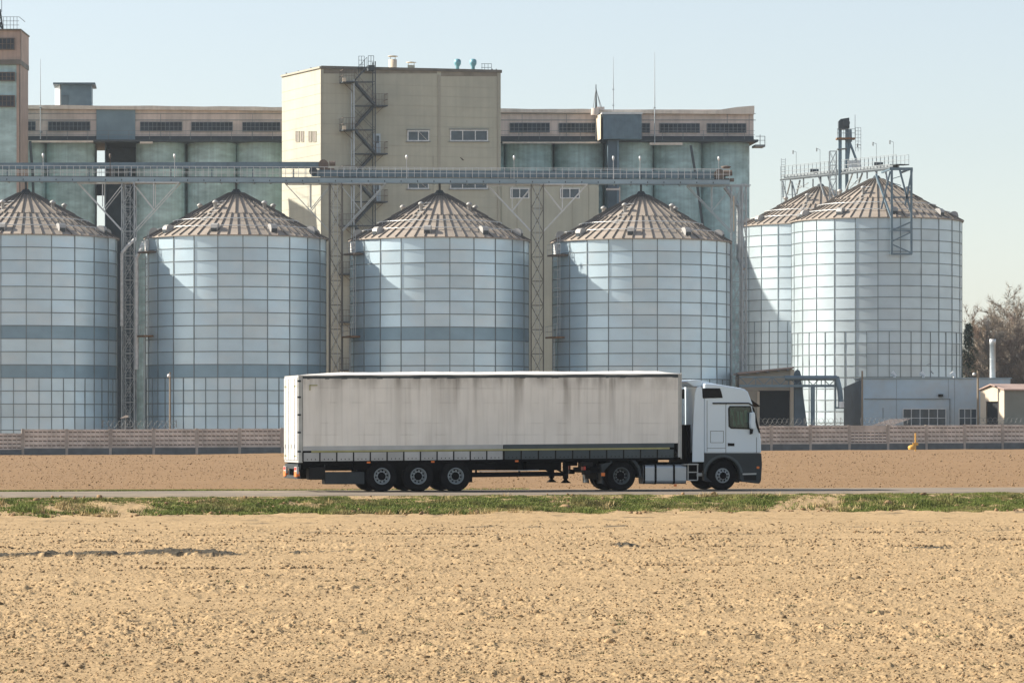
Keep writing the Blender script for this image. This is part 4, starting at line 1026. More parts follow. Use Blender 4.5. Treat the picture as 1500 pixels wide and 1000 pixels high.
        mb.raw([cyl(R_+.02, qa, c, z), cyl(R_+.02, qb, c, z), cyl(R_+.3, qb, c, z), cyl(R_+.3, qa, c, z), cyl(R_+.02, qa, c, z+1.1), cyl(R_+.02, qb, c, z+1.1), cyl(R_+.3, qb, c, z+1.1), cyl(R_+.3, qa, c, z+1.1)], [(0,1,2,3),(4,7,6,5),(3,2,6,7),(0,3,7,4),(1,5,6,2)])
        mb.build('hatch', M['white'], t)
    mb = MB(); mb.lathe([(R_+.5, -.4), (R_+.5, .25), (R_-.3, .26)], (c[0], c[1], 0), n=48); mb.build('foundation', M['fbase'], t)
    return t, c
SY = [351.5, 354.3, 357.0, 359.6]
SX = [38, 346, 644, 939]
lab = ['steel silo cut off by the left edge of the photo, beside the pipe-clad lattice tower',
       'steel silo standing behind the wooden lamp post, second from the left edge',
       'steel silo standing behind the middle of the trailer, below the beige building',
       'steel silo standing behind the front end of the trailer, left of the end tower']
eaves = [PZ(350, SY[0]), PZ(351, SY[1]), PZ(354, SY[2]), PZ(356, SY[3])]
apx = [PZ(279, SY[0]), PZ(279, SY[1]), PZ(280.5, SY[2]), PZ(282, SY[3])]
darks = [(7, 10), (10,), (7,), ()]
for i in range(4):
    make_silo(SX[i], SY[i], 9.05, eaves[i], apx[i], 23, -7.6 + (0, .6, -.5, 0.2)[i], darks[i], 11, lab[i], vents0=(-48, -50, -47, -49)[i])
make_silo(1202, 421, 9.65, PZ(333, 421), PZ(271, 421), 24, -6, (), 9, 'pale tall silo partly hidden behind the rightmost silo', False, -20)
make_silo(1284, 402, 9.66, PZ(325.5, 402), PZ(259, 402), 24, -5, (), 10, 'rightmost tall silo with the steel support frame hanging on its wall', False, -33)

# ------------------------------------------------------------ conveyor bridge over the row
def rowY(px):                                    # depth of the row's centre line
    return 351.5 + (px - 38) * (359.6 - 351.5) / 901
def CP(px, py, off=0):
    Y = rowY(px); p = P(px, py, Y); p.y += off; return p
t = thing('conveyor_bridge', 'long pale blue walkway bridge with railings running over the silo roofs', 'conveyor bridge', (0, 355, 0))
xs_ = np.linspace(-60, 1068, 48)
def chord_y(px): return 259.5 + 5.0 * (px / 1078.0)
mb = MB()
for a, b in zip(xs_[:-1], xs_[1:]):
    for off in (-.9, .9):
        za, zb_ = CP(a, chord_y(a), off), CP(b, chord_y(b), off); h_ = 6.2 * 355 / F
        mb.bar(za - Vector((0,0,h_/2)), zb_ - Vector((0,0,h_/2)), .12, h_, 0, random.uniform(.93, 1.05))
    mb.bar(CP(a, chord_y(a) + 6.8, -.9), CP(a, chord_y(a) + 6.8, .9), .12); mb.bar(CP(a, chord_y(a)+3, -.97), CP(a, chord_y(a)+5.5, -.97), .08, .03, 1)
    mb.bar(CP(a, chord_y(a)+6.9, -.92), CP(b, chord_y(b)+6.9, -.92), .28, .05, 0)
deck = MB()
for a, b in zip(xs_[:-1], xs_[1:]): deck.bar(CP(a, chord_y(a) - .6), CP(b, chord_y(b) - .6), 1.9, .06)
mb.build('beam', [M['bluelight'], M['darksteel']], t)
deck.build('deck', M['darksteel'], t)
mb = MB()
for off in (-.92, .92):
    for px in np.arange(-60, 1070, 9.4 if off < 0 else 18.8):
        mb.bar(CP(px, chord_y(px), off), CP(px, chord_y(px) - 16, off), .045)
    for dy in (8, 16):
        for a, b in zip(xs_[:-1], xs_[1:]): mb.bar(CP(a, chord_y(a) - dy, off), CP(b, chord_y(b) - dy, off), .045)
mb.build('railing', M['galvlight'], t)
for px, col_ in ((65, 'galvlight'), (163, 'brownsteel'), (257, 'galvlight'), (596, 'galvlight'), (753, 'galvlight'), (898, 'galvlight'), (1052, 'galvlight'), (937, 'galvlight')):
    mb = MB(); y0 = chord_y(px); mb.bar(CP(px, y0, -.95), CP(px, y0 - 32, -.95), .06); q = CP(px, y0 - 31, -1.0); mb.lathe([(.0, .22), (.09, .2), (.12, .0), (.06, -.25), (0, -.3)], q, n=8)
    mb.build('walkway_lamp', M[col_], t)
t1 = thing('chain_conveyor', 'upper blue-grey conveyor casing running in from the left edge', 'conveyor', (CP(240, 242).x, CP(240, 242).y, CP(240, 242).z))
mb = MB()
def seg_bar(mb, x0, x1, ytop, ybot, wd, m=0, n_=12, off=0, slope=0.0):
    q = np.linspace(x0, x1, n_)
    for a, b in zip(q[:-1], q[1:]):
        h_ = (ybot - ytop) * rowY(a) / F
        mb.bar(CP(a, (ytop + ybot)/2 + slope*a, off), CP(b, (ytop + ybot)/2 + slope*b, off), wd, h_, m, random.uniform(.93, 1.07))
seg_bar(mb, -60, 478, 238.5, 247.5, .6, off=.3, slope=-.003)
mb.build('casing', M['bluesteel'], t1)
mb = MB(); p = CP(481, 241, .3); mb.tube(p + Vector((-.5, -.45, 0)), p + Vector((-.5, .5, 0)), .5, n=14); mb.tube(p + Vector((.1, -.3, .1)), p + Vector((.7, -.3, .1)), .25, n=10); mb.box(p + Vector((-.9, -.4, -.9)), p + Vector((.6, .4, -.4)))
mb.build('motor', M['brownsteel'], t1)
mb = MB()
for px in range(10, 480, 60): mb.bar(CP(px, 247.5, .3), CP(px, chord_y(px), .3), .1)
mb.build('support_leg', M['bluesteel'], t1)
t2 = thing('chain_conveyor', 'lower blue-grey conveyor casing ending in a motor above the right tower', 'conveyor', tuple(CP(760, 252)))
mb = MB(); seg_bar(mb, 457, 1062, 247.0, 256.5, .6, off=.1, slope=.0045)
for px in np.linspace(470, 1050, 22): q = CP(px, 252 + .0045*px, .1); mb.box(q + Vector((-.05, -.36, -.36)), q + Vector((.05, .36, .36)), 0, .85)
mb.build('casing', M['bluesteel'], t2)
mb = MB(); p = CP(1062, 256, 0); mb.tube(p + Vector((-.6, -.55, 0)), p + Vector((-.6, .5, 0)), .55, n=14); mb.tube(p + Vector((-.2, -.5, .1)), p + Vector((.7, -.5, .15)), .3, n=12); mb.lathe([(0, .95), (.5, .85), (.55, .8), (.3, .6)], p + Vector((.1, 0, 0)), n=12); mb.box(p + Vector((-1.1, -.5, -.7)), p + Vector((.9, .4, -.4)))
mb.build('motor', M['brownsteel'], t2)
mb = MB(); p = CP(459, 251, .1); mb.tube(p + Vector((0, -.4, 0)), p + Vector((0, .4, 0)), .42, n=14); mb.build('tail_drum', M['darksteel'], t2)

# lattice towers and their bracket frames
def lattice(mb, c, wx, wy, z0, z1, bay, leg=.13, br=.07, m=0):
    cs = [(c[0]-wx/2, c[1]-wy/2), (c[0]+wx/2, c[1]-wy/2), (c[0]+wx/2, c[1]+wy/2), (c[0]-wx/2, c[1]+wy/2)]
    for q in cs: mb.bar((q[0], q[1], z0), (q[0], q[1], z1), leg, leg, m)
    n_ = max(1, round((z1 - z0)/bay)); h_ = (z1 - z0)/n_
    for k in range(n_):
        za, zb_ = z0 + k*h_, z0 + (k+1)*h_
        for i in range(4):
            a, b = cs[i], cs[(i+1) % 4]
            mb.bar((a[0], a[1], zb_), (b[0], b[1], zb_), br, br, m)
            if (k + i) % 2: a, b = b, a
            mb.bar((a[0], a[1], za), (b[0], b[1], zb_), br, br, m)
            if i % 2 == 0: mb.bar((b[0], b[1], za), (a[0], a[1], zb_), br*.8, br*.8, m)
tow = [(189, 'lattice tower with two white pipes between the two left silos'), (492, 'lattice tower between the silo behind the lamp post and the middle one'), (787, 'lattice tower with crossed bracing between the two silos behind the trailer'), (1079, 'end lattice tower at the right end of the walkway bridge')]
for i, (px, lb_) in enumerate(tow):
    Y = rowY(px) - (0.0 if i < 3 else 0.0); c = (PX(px, Y), Y)
    t = thing('lattice_tower', lb_, 'tower', (c[0], c[1], 0), 0, 'lattice towers carrying the walkway bridge')
    ztop = PZ(chord_y(px) + 7, Y)
    mb = MB(); lattice(mb, (c[0], c[1]), 1.25 if i < 3 else 1.1, 1.8, 0, ztop, 2.55, .12, .045); mb.build('lattice_frame', M['towersteel'] if i in (1, 2) else M['galv'], t)
    mb = MB()
    zv = PZ(340, Y)
    for off in (-.9, .9):
        y_ = c[1] + off
        for sgn, reach in ((-1, 5.05), (1, 5.0 if i < 3 else 0)):
            if i == 3 and sgn > 0: continue
            xo = c[0] + sgn*reach; x2_ = c[0] + sgn*2.55
            ym = zv + 2.45
            mb.bar((xo, y_, ztop - .1), (c[0] + sgn*.6, y_, zv + .05), .085)
            mb.bar((x2_, y_, ztop), (x2_, y_, zv + (ztop - zv)*.50), .085)
            mb.bar((c[0] + sgn*.6, y_, ztop - .3), (x2_, y_, zv + (ztop - zv)*.44), .07)
        mb.bar((c[0] - 5.1, y_, ztop - .05), (c[0] + (5.1 if i < 3 else 1.4), y_, ztop - .05), .10)
    mb.build('bracket', M['galvlight'] if i in (0, 2) else M['galv'], t)
    mb = MB()
    for e in (-.22, .22): mb.bar((c[0]+.0+e, c[1]-1.02, .5), (c[0]+e, c[1]-1.02, ztop), .05)
    for z in np.arange(.6, ztop, .35): mb.bar((c[0]-.22, c[1]-1.02, z), (c[0]+.22, c[1]-1.02, z), .03)
    mb.build('ladder', M['galv'], t)
    if i == 0:
        for pxp, ya, yb, w_ in ((180.5, 372, 478, .16), (202.5, 378, 541, .19)):
            mb = MB(); x = PX(pxp, Y); pts = [(x, Y - 1.4, PZ(yb, Y)), (x, Y - 1.4, PZ(ya, Y)), (x + (.5 if pxp < 190 else .35), Y - 1.2, PZ(ya - 10, Y)), (x + (1.3 if pxp < 190 else .55), Y - .6, PZ(ya - 22, Y))]
            mb.path(pts, w_, 10); mb.build('pipe', M['white'], t)
    if i == 3:
        mb = MB(); x = PX(1074, Y); mb.bar((x, Y-.9, PZ(340, Y)), (x, Y-.9, PZ(288, Y)), .14, .14); mb.build('post', M['cream'], t)
        mb = MB(); pts = [(c[0]-1.2, Y, ztop-.2), (c[0]-.4, Y, ztop-1.3), (c[0]+.2, Y, ztop-2.2), (c[0]+.2, Y, ztop-7.5), (c[0]+.7, Y-.5, ztop-8.6)]; mb.path(pts, .22, 10); mb.build('spout', M['galv'], t)
        mb = MB(); lattice(mb, (PX(1089, Y), Y-.2), .55, .9, 0, ztop + .1, 2.6, .09, .05); mb.build('cage_ladder', M['galv'], t)

# ------------------------------------------------------------ elevator block
EA = R(5.0)
def EY(px): return 437 + (px - 40) * 7.4 / 1065
def EP(px, py, off=0):
    p = P(px, py, EY(px)); p.y += off; return p
def ebox(mb, x0, x1, y0, y1, o0, o1, m=0, t_=1.0):
    """box between photo columns x0..x1 and rows y0(top)..y1(bottom); depth o0..o1 behind the facade"""
    a, b = EP(x0, y1), EP(x1, y1); zt0, zt1 = EP(x0, y0).z, EP(x1, y0).z
    dv = Vector((-math.sin(EA), math.cos(EA), 0))
    v = [a + dv*o0, b + dv*o0, b + dv*o1, a + dv*o1]
    vt = [Vector((q.x, q.y, z)) for q, z in zip(v, (zt0, zt1, zt1, zt0))]
    mb.raw(v + vt, [(0,3,2,1),(4,5,6,7),(0,1,5,4),(1,2,6,5),(2,3,7,6),(3,0,4,7)], m, t_)
def window_e(parent, box, x0, x1, y0, y1, off, mull, rows, gm, fm, fr=.10, depth=.12):
    mb = MB(); box(mb, x0, x1, y0, y1, off, off + depth); wo = mb.build('window', gm, parent)
    mb = MB(); s_ = 1 / 12.4 * 1.0
    fw_ = fr * 12.5
    box(mb, x0, x0 + fw_, y0, y1, off - .05, off - .003); box(mb, x1 - fw_, x1, y0, y1, off - .05, off - .003)
    box(mb, x0 + fw_, x1 - fw_, y0, y0 + fw_, off - .05, off - .003); box(mb, x0 + fw_, x1 - fw_, y1 - fw_, y1, off - .05, off - .003)
    for k in range(1, mull): q = x0 + (x1 - x0)*k/mull; box(mb, q - fw_*.4, q + fw_*.4, y0 + fw_, y1 - fw_, off - .045, off - .002)
    for k in range(1, rows): q = y0 + (y1 - y0)*k/rows; box(mb, x0 + fw_, x1 - fw_, q - fw_*.3, q + fw_*.3, off - .04, off - .001)
    mb.build('frame', fm, wo)
    return wo
eb = thing('grain_elevator', 'long weathered concrete elevator with round cells under a pinkish windowed gallery', 'grain elevator', (0, 440, 0))
def cornice_y(px): return 154 + 8.0 * (px - 40) / 1065
segs = [(40, 200), (200, 412), (733, 900), (900, 1055)]
mb = MB()
ebox(mb, -30, 1105, 160, 199, .6, 13)
gal = mb.build('gallery_wall', M['pinkconc'], eb)
mb = MB()
q = list(np.linspace(-30, 1105, 46))
for a, b in zip(q[:-1], q[1:]):
    up = lambda x: (0 if x < 1050 else -6.5 * min(1, (x - 1050)/40.0)) + .35*math.sin(x*.05) + .25*math.sin(x*.13)
    pa, pb = EP(a, cornice_y(a) + up(a)), EP(b, cornice_y(b) + up(b)); la, lb2 = EP(a, cornice_y(a) + 5.5), EP(b, cornice_y(b) + 5.5)
    dv = Vector((-math.sin(EA), math.cos(EA), 0)); v = [la, lb2, lb2 + dv*13.5, la + dv*13.5, pa, pb, pb + dv*13.5, pa + dv*13.5]
    mb.raw(v, [(0,3,2,1),(4,5,6,7),(0,1,5,4),(1,2,6,5),(2,3,7,6),(3,0,4,7)])
mb.build('cornice', M['cornice'], eb)
mb = MB(); ebox(mb, -30, 1108, 175.0, 176.0, .55, .64); ebox(mb, -30, 1108, 165.5, 166.4, .57, .63)
for px in (235, 370, 765, 1066, 1098, 830): ebox(mb, px, px+.7, 167, 199, .56, .62)
mb.build('facade_line', M['gframe'], eb)
for x0, x1 in ((20, 52), (70, 132), (205, 267), (280, 341), (355, 411), (747, 806), (819, 873), (935, 953), (967, 1026), (1036, 1094)):
    sl = 3.0 * (x0 - 40)/1065
    window_e(eb, ebox, x0, x1, 177.5 + sl, 191.5 + sl, .45, max(2, int((x1-x0)/6)), 2, M['oldglass'], M['gframe'], .07)
mb = MB(); ebox(mb, -30, 1109, 205.5, 208.5, -1.0, 13.2); ebox(mb, -30, 1105, 199, 205.5, .45, 13)
led = mb.build('ledge', M['darksteel'], eb)
mb = MB(); ebox(mb, -30, 137, 207, 210, -1.15, -1.02); ebox(mb, 205, 224, 208.6, 211.5, -1.15, -1.02); ebox(mb, 735, 878, 208.9, 211.3, -1.15, -1.02); ebox(mb, 950, 998, 210, 213.5, -1.15, -1.02)
mb.build('ledge_edge', M['cornice'], led)
mb = MB()
for px in np.arange(-20, 1105, 30): mb.bar(EP(px, 205.5, -.9), EP(px, 192, -.9), .05)
for a, b in zip(q[:-1], q[1:]):
    for y_ in (192.5, 198.5): mb.bar(EP(a, y_, -.9), EP(b, y_, -.9), .04)
mb.build('railing', M['gframe'], led)
mb = MB(); ebox(mb, 141, 198, 160.5, 206, .3, .58)
for k in range(9): ebox(mb, 142 + k*6.3, 143 + k*6.3, 161, 206, .24, .3)
mb.build('blue_cladding', M['bluelight'] if False else mat('faded_blue_cladding', (0.20, 0.29, 0.34), 0.6, 0.1, .12, .5), eb)
# round cells: rows of cylinders, a gap with open sky on the left part
dv = Vector((-math.sin(EA), math.cos(EA), 0))
cr = 3.10
for px in (-6, 30 + 0, 102, 235, 311, 383, 455, 527, 599, 671, 706, 777, 851, 925, 997, 1067):
    for row in range(2):
        if row == 1 and px not in (102, 235, 1067, 997): continue
        c = EP(px, 600) + dv * (3.1 + row*6.0)
        mb = MB(); zt = EP(px, 207).z
        mb.lathe([(cr, -.2), (cr, zt)], (c.x, c.y, 0), n=48)
        for z in np.arange(2, zt, 1.9): pass
        mb.build('grain_cell', M['conc'], eb)
mb = MB(); ebox(mb, 1093, 1103.2, 208, 640, 3, 12); ebox(mb, 41, 66, 208, 640, 4.5, 12)
for px in (273.5, 347, 419, 815, 888, 961, 1031): ebox(mb, px-8, px+8, 208, 640, 4.3, 6)
mb.build('infill_wall', M['conc'], eb)
mb = MB(); ebox(mb, 153, 199, 208, 640, 9.5, 10.2); ebox(mb, 153, 154.5, 208, 640, 1.5, 10); ebox(mb, 138, 154, 261, 279, 9.6, 10.0)
mb.build('recess_wall', M['bluedark'], eb)
mb = MB(); ebox(mb, 1105, 1120, 212.5, 215.5, -.6, 2); ebox(mb, 1119, 1119.8, 200, 212.5, -.6, -.5); ebox(mb, 1112, 1112.8, 198, 212.5, -.6, -.5); ebox(mb, 1106, 1120, 200, 200.7, -.6, -.5); ebox(mb, 1106, 1120, 206, 206.6, -.6, -.5)
mb.build('end_balcony', M['gframe'], eb)
mb = MB()
for pts in (((1011, 214), (1019, 262), (1030, 340)), ((46, 208), (50, 260), (52, 330))):
    for a, b in zip(pts[:-1], pts[1:]): mb.bar(EP(*a, -1.2), EP(*b, -1.2), .3)
mb.build('spout_pipe', M['darksteel'], eb)
# cable box on the gallery with shaft under it
t = thing('hoist_box', 'blue corrugated box hanging on the gallery above a dark shaft', 'hoist housing', tuple(EP(905, 207)))
mb = MB(); ebox(mb, 879, 935, 171, 207, -3.4, .4)
for k in range(14): ebox(mb, 880.5 + k*4, 881.8 + k*4, 171.5, 207, -3.46, -3.4)
mb.build('housing', M['bluesteel'], t)
mb = MB(); a = EP(873, 209, -.4); b = EP(879, 207, -3.4)
dd_ = [(871.5, .2), (879, -3.4), ]
v = [EP(872, 208, .3), EP(878.9, 207, -3.45), EP(878.9, 171, -3.45), EP(872, 170, .3)]
mb.raw(v + [p + Vector((.1, .05, 0)) for p in v], [(0,1,2,3),(7,6,5,4),(0,4,5,1),(2,6,7,3)])
mb.build('side_panel', M['cream'], t)  # cream instead of blue: sunlight on the left face put into the colour
mb = MB(); ebox(mb, 877, 936, 168.5, 171, -3.6, .5); mb.build('roof', M['galvlight'], t)
t = thing('shaft', 'dark blue square shaft running down the elevator below the blue box', 'shaft', tuple(EP(895, 640)))
mb = MB(); ebox(mb, 887, 903, 207.5, 640, -2.6, -.2, 0); mb.build('casing', M['bluedark'], t)
mb = MB(); ebox(mb, 900, 903.2, 207.5, 640, -2.68, -2.6); mb.build('corner_strip', M['bluesteel'], t)
mb = MB(); ebox(mb, 903.5, 907, 275, 330, -1.4, -.8); ebox(mb, 884, 905, 278, 281, -2.75, -2.69); mb.build('pipe', M['pinkconc'], t)
# rooftop shed
t = thing('rooftop_shed', 'blue corrugated shed with flat roof on the elevator roof', 'shed', tuple(EP(110, 154)))
mb = MB(); ebox(mb, 88, 133, 121, 156, 3, 8)
for k in range(9): ebox(mb, 100 + k*3.8, 101 + k*3.8, 122, 156, 2.95, 3)
mb.build('wall', M['bluesteel'], t)
mb = MB(); v = [P(80.5, 156, 444.6), P(88, 156, 440.6), P(88, 121.5, 440.6), P(80.5, 121.5, 444.6)]; mb.raw(v + [p + Vector((.1, .08, 0)) for p in v], [(0,1,2,3),(7,6,5,4),(0,4,5,1),(2,6,7,3)]); mb.build('side_wall', M['galvlight'], t)  # paler than the blue walls, sunlight painted into this left face
mb = MB(); ebox(mb, 76.5, 138.5, 118.3, 120.9, 2.4, 8.5); mb.build('roof', M['bluedark'], t)
mb = MB(); ebox(mb, 88.5, 99, 136, 154, 2.93, 2.99); mb.build('door', M['bluedark'], t)
# masts
for px, y0, y1, w_, lb_ in ((898, 85, 163, .07, 'thin lightning rod above the blue hoist box'), (958.5, 78, 212, .08, 'tallest thin lightning rod fixed to the gallery front'), (61, 88, 205, .07, 'thin lightning rod beside the left tower block')):
    mb = MB(); off = -1.1; a = EP(px, y1, off); b = EP(px, y0, off); mid = a.lerp(b, .5)
    mb.tube(a - a, mid - a, w_, w_*.8, 6); mb.tube(mid - a, b - a, w_*.7, w_*.3, 6)
    for k in (.1, .4): pt = (b-a)*k; mb.box(pt + Vector((-.12, -.05, -.1)), pt + Vector((.12, 1.2 if y1 > 200 else .1, .0)))
    o = mb.build('lightning_rod', M['galv'], None, True, world_origin=a); tag(o, lb_, 'lightning rod')
t = thing('radio_mast', 'guyed radio mast with braced legs on the gallery roof', 'mast', tuple(EP(873, 162)))
mb = MB(); a = EP(873, 160, 0); b = EP(873, 124, 0); mb.tube(a, b, .16, .05, 8); mb.build('pole', M['darksteel'], t)
mb = MB(); mb.bar(EP(873, 130, 0), EP(868.5, 160, -.8), .06); mb.bar(EP(873, 130, 0), EP(880, 158, .6), .06); mb.bar(EP(873.5, 133, 0), EP(881, 158, -.8), .05); mb.build('guy_wire', M['gframe'], t)
mb = MB(); ebox(mb, 874, 885, 157, 162, -.4, 1.0); mb.tube(EP(871, 170, -.8), EP(872, 160, -.8), .5, n=10); mb.build('base_cabinet', M['pinkconc'], t)

# tower block at the left edge
t = thing('elevator_tower', 'tall green-grey concrete tower block cut by the left edge, pinkish top storey', 'tower', (PX(10, 426), 428, 0))
def tbox(mb, x0, x1, y0, y1, o0, o1, m=0, t_=1.0):
    Y = 425.0; mb.box((PX(x0, Y), Y + o0, PZ(y1, Y)), (PX(x1, Y), Y + o1, PZ(y0, Y)), m, t_)
mb = MB(); tbox(mb, -70, 29.0, 95, 645, 0, 7); mb.build('lower_wall', M['conc'], t)
mb = MB(); tbox(mb, -70, 30.5, 45, 88, -.1, 7); tbox(mb, 29.05, 29.6, 95, 645, -.02, 7.02); tbox(mb, 24.5, 29.6, 95, 645, -.12, -.023); 
mb.build('upper_wall', M['pinkconc'] if False else mat('brownish_pink_plaster', (0.46, 0.35, 0.29), .9, 0, .12, .6, streak=.2), t)
mb = MB(); tbox(mb, -70, 31.5, 43, 45, -.4, 7.2); tbox(mb, -70, 30.8, 88, 95, -.3, 7.1); tbox(mb, 30.5, 31, 46, 88, -.15, .1); tbox(mb, 28.5, 30, 95, 645, -.2, -.121); mb.build('band', M['parapet'], t)
for (x0, x1, y0, y1) in ((-20, 22, 56, 73.5), (-20, 22, 106, 119), (-20, 22, 140, 157)):
    window_e(t, tbox, x0, x1, y0, y1, -.25, 7, 2, M['oldglass'], M['brownsteel'], .10, .3)
mb = MB()
for px in np.arange(-65, 30, 5): Y = 424.8; mb.bar((PX(px, Y), Y, PZ(43, Y)), (PX(px, Y), Y, PZ(25, Y)), .05)
for y_ in (25, 31, 37): mb.bar((PX(-65, 424.8), 424.8, PZ(y_, 424.8)), (PX(28, 424.8), 424.8, PZ(y_, 424.8)), .05)
mb.bar((PX(28, 424.8), 424.8, PZ(25, 424.8)), (PX(28, 424.8), 430, PZ(25, 424.8)), .05)
mb.build('roof_railing', M['gframe'], t)
t = thing('antenna_frame', 'small dark antenna frame on the roof of the left tower block', 'antenna', (PX(0, 427), 427, PZ(43, 427)))
mb = MB(); Y = 427
for a, b in (((-4, 43), (0, 14)), ((4, 43), (0, 14)), ((-3, 34), (3, 34)), ((-2, 26), (2, 26)), ((-4, 43), (3, 34)), ((4, 43), (-3, 34))): mb.bar(P(a[0], a[1], Y), P(b[0], b[1], Y), .18)
mb.bar(P(2.5, 18, Y), P(2.5, -12, Y), .06); mb.build('frame', M['darksteel'], t)

# ------------------------------------------------------------ beige building
t = thing('beige_building', 'tall beige clad building with a sunlit left end rising above the silos', 'building', (PX(600, 422), 424, 0))
A = Vector((PX(470, 418), 418, 0)); B = Vector((PX(733.5, 424.3), 424.3, 0)); C = Vector((PX(413, 429.6), 429.6, 0)); D = B + (C - A)
zA, zB, zC = PZ(99, 418), PZ(105, 424.3), PZ(112, 429.6); zD = zB + zC - zA
mb = MB(); Av = [Vector((p.x, p.y, 0)) for p in (A, B, D, C)]; At = [Vector((p.x, p.y, z)) for p, z in zip((A, B, D, C), (zA, zB, zD, zC))]
mb.raw(Av + At, [(0,3,2,1),(4,5,6,7),(0,1,5,4),(1,2,6,5),(2,3,7,6),(3,0,4,7)]); mb.build('wall', M['beige'], t)
nf = (B - A).cross(Vector((0,0,1))).normalized()       # front outward normal
if nf.y > 0: nf = -nf
nl = (C - A).cross(Vector((0,0,1))).normalized()
if nl.x > 0: nl = -nl
def on_front(px, py, off=0):
    """point where the photo ray meets the front facade plane"""
    k = (px - 750)/F; dAB = B - A
    s_ = (A.x - k*A.y) / (k*dAB.y - dAB.x); p = A + dAB*s_; return Vector((p.x, p.y, PZ(py, p.y))) + nf*off
def on_left(px, py, off=0):
    k = (px - 750)/F; dAC = C - A
    s_ = (A.x - k*A.y) / (k*dAC.y - dAC.x); p = A + dAC*s_; return Vector((p.x, p.y, PZ(py, p.y))) + nl*off
def qbox(fn):
    def f(mb, x0, x1, y0, y1, o0, o1, m=0, t_=1.0):
        a, b, c_, d_ = fn(x0, y1, -o0), fn(x1, y1, -o0), fn(x1, y0, -o0), fn(x0, y0, -o0)
        e, f_, g, h = fn(x0, y1, -o1), fn(x1, y1, -o1), fn(x1, y0, -o1), fn(x0, y0, -o1)
        zt = (c_.z + d_.z)/2; zb_ = (a.z + b.z)/2
        mb.raw([a, b, c_, d_, e, f_, g, h], [(0,1,2,3),(7,6,5,4),(0,4,5,1),(1,5,6,2),(2,6,7,3),(3,7,4,0)], m, t_)
    return f
fb, lbx = qbox(on_front), qbox(on_left)
mb = MB()
for z in np.arange(2.4, zA - .8, 1.2):
    for (P0, P1, nn) in ((A, B, nf), (A, C, nl)): mb.bar(Vector((P0.x, P0.y, z)) + nn*.012, Vector((P1.x, P1.y, z)) + nn*.012, .02, .035)
for k in range(1, 5):
    pass
mb.build('panel_joint', M['seam'], t)
mb = MB(); fb(mb, 641.5, 645, 110, 600, -.09, -.02); fb(mb, 728.5, 730.5, 108, 600, -.09, -.02); fb(mb, 469.6, 471.6, 102, 600, -.08, -.02); fb(mb, 634, 635, 228, 600, -.05, -.02)
mb.build('joint_cover', M['seam'], t)
mb = MB()
Az, Bz, Cz, Dz = [Vector((p.x, p.y, z + .02)) for p, z in zip((A, B, C, D), (zA, zB, zC, zD))]
for p, q_, nn in ((Az, Bz, nf), (Az, Cz, nl), (Cz, Dz, -nf), (Bz, Dz, -nl)):
    if nn is nl: mb.bar(p + nn*.05, q_ + nn*.05, .25, .22, 1)
    else: mb.bar(p + nn*.05, q_ + nn*.05, .25, .34, 0)
mb.build('parapet_cap', [M['parapet'], M['seam']], t)
mb = MB()
rr_ = random.Random(5)
fb(mb, 474, 640, 101.5, 108, -.025, -.02); fb(mb, 646, 728, 105.5, 112, -.025, -.02)
mb.build('parapet_stain', mat('rain_stained_cladding', (0.23, 0.21, 0.17), .85, 0, .3, .7), t)
for (x0, x1, y0, y1, n_) in ((596.5, 628.5, 191.5, 207, 2), (659, 714.5, 190.5, 207, 3), (597, 628, 264, 277, 2), (659, 714, 264, 277, 3)):
    w_ = window_e(t, fb, x0, x1, y0, y1, -.06, n_, 1, M['glass'], M['wframe'], .12, .04)
    mb = MB(); fb(mb, x0-2, x1+2, y1+.1, y1+1.1, -.2, -.03); fb(mb, x0-1.5, x1+1.5, y0-1.6, y0-.9, -.16, -.03); mb.build('sill', M['gframe'], w_)
    if n_ == 2:
        mb = MB(); a, b = on_front(x0 + 17, y0 + 2, .09), on_front(x1 - 4, y1 - 2, .09); mb.bar(a, b, .1, .03); mb.build('open_sash', M['wframe'], w_)
for (x0, x1) in ((433.5, 439), (441, 445.5), (452.5, 456.5), (458, 463.5)):
    window_e(t, lbx, x0, x1, 192, 208, -.04, 1, 1, mat('small_window_glass', (.28, .26, .23), .3), M['seam'], .05, .03)
# lower wing on the right
t = thing('low_wing', 'lower beige wing with two windows right of the tall beige building', 'building', (PX(805, 426), 428, 0))
W0, W1 = Vector((PX(734, 424.6), 424.6, 0)), Vector((PX(877, 428), 428, 0))
def on_wing(px, py, off=0):
    k = (px - 750)/F; dd2 = W1 - W0; s_ = (W0.x - k*W0.y)/(k*dd2.y - dd2.x); p = W0 + dd2*s_; return Vector((p.x, p.y, PZ(py, p.y))) + nf*off
wb = qbox(on_wing)
mb = MB(); wb(mb, 734.2, 877, 258, 640, 0, 6); mb.build('wall', M['beige'], t)
mb = MB()
for px in (757, 790, 838, 862): wb(mb, px, px+.8, 259, 640, -.05, -.003)
mb.build('joint_cover', M['seam'], t)
mb = MB(); wb(mb, 733.8, 878, 256, 257.9, -.2, 6.1); mb.build('parapet_cap', M['parapet'], t)
for (x0, x1) in ((747, 775), (820, 849)):
    window_e(t, wb, x0, x1, 275.5, 291, -.06, 2, 1, M['glass'], M['wframe'], .12, .04)
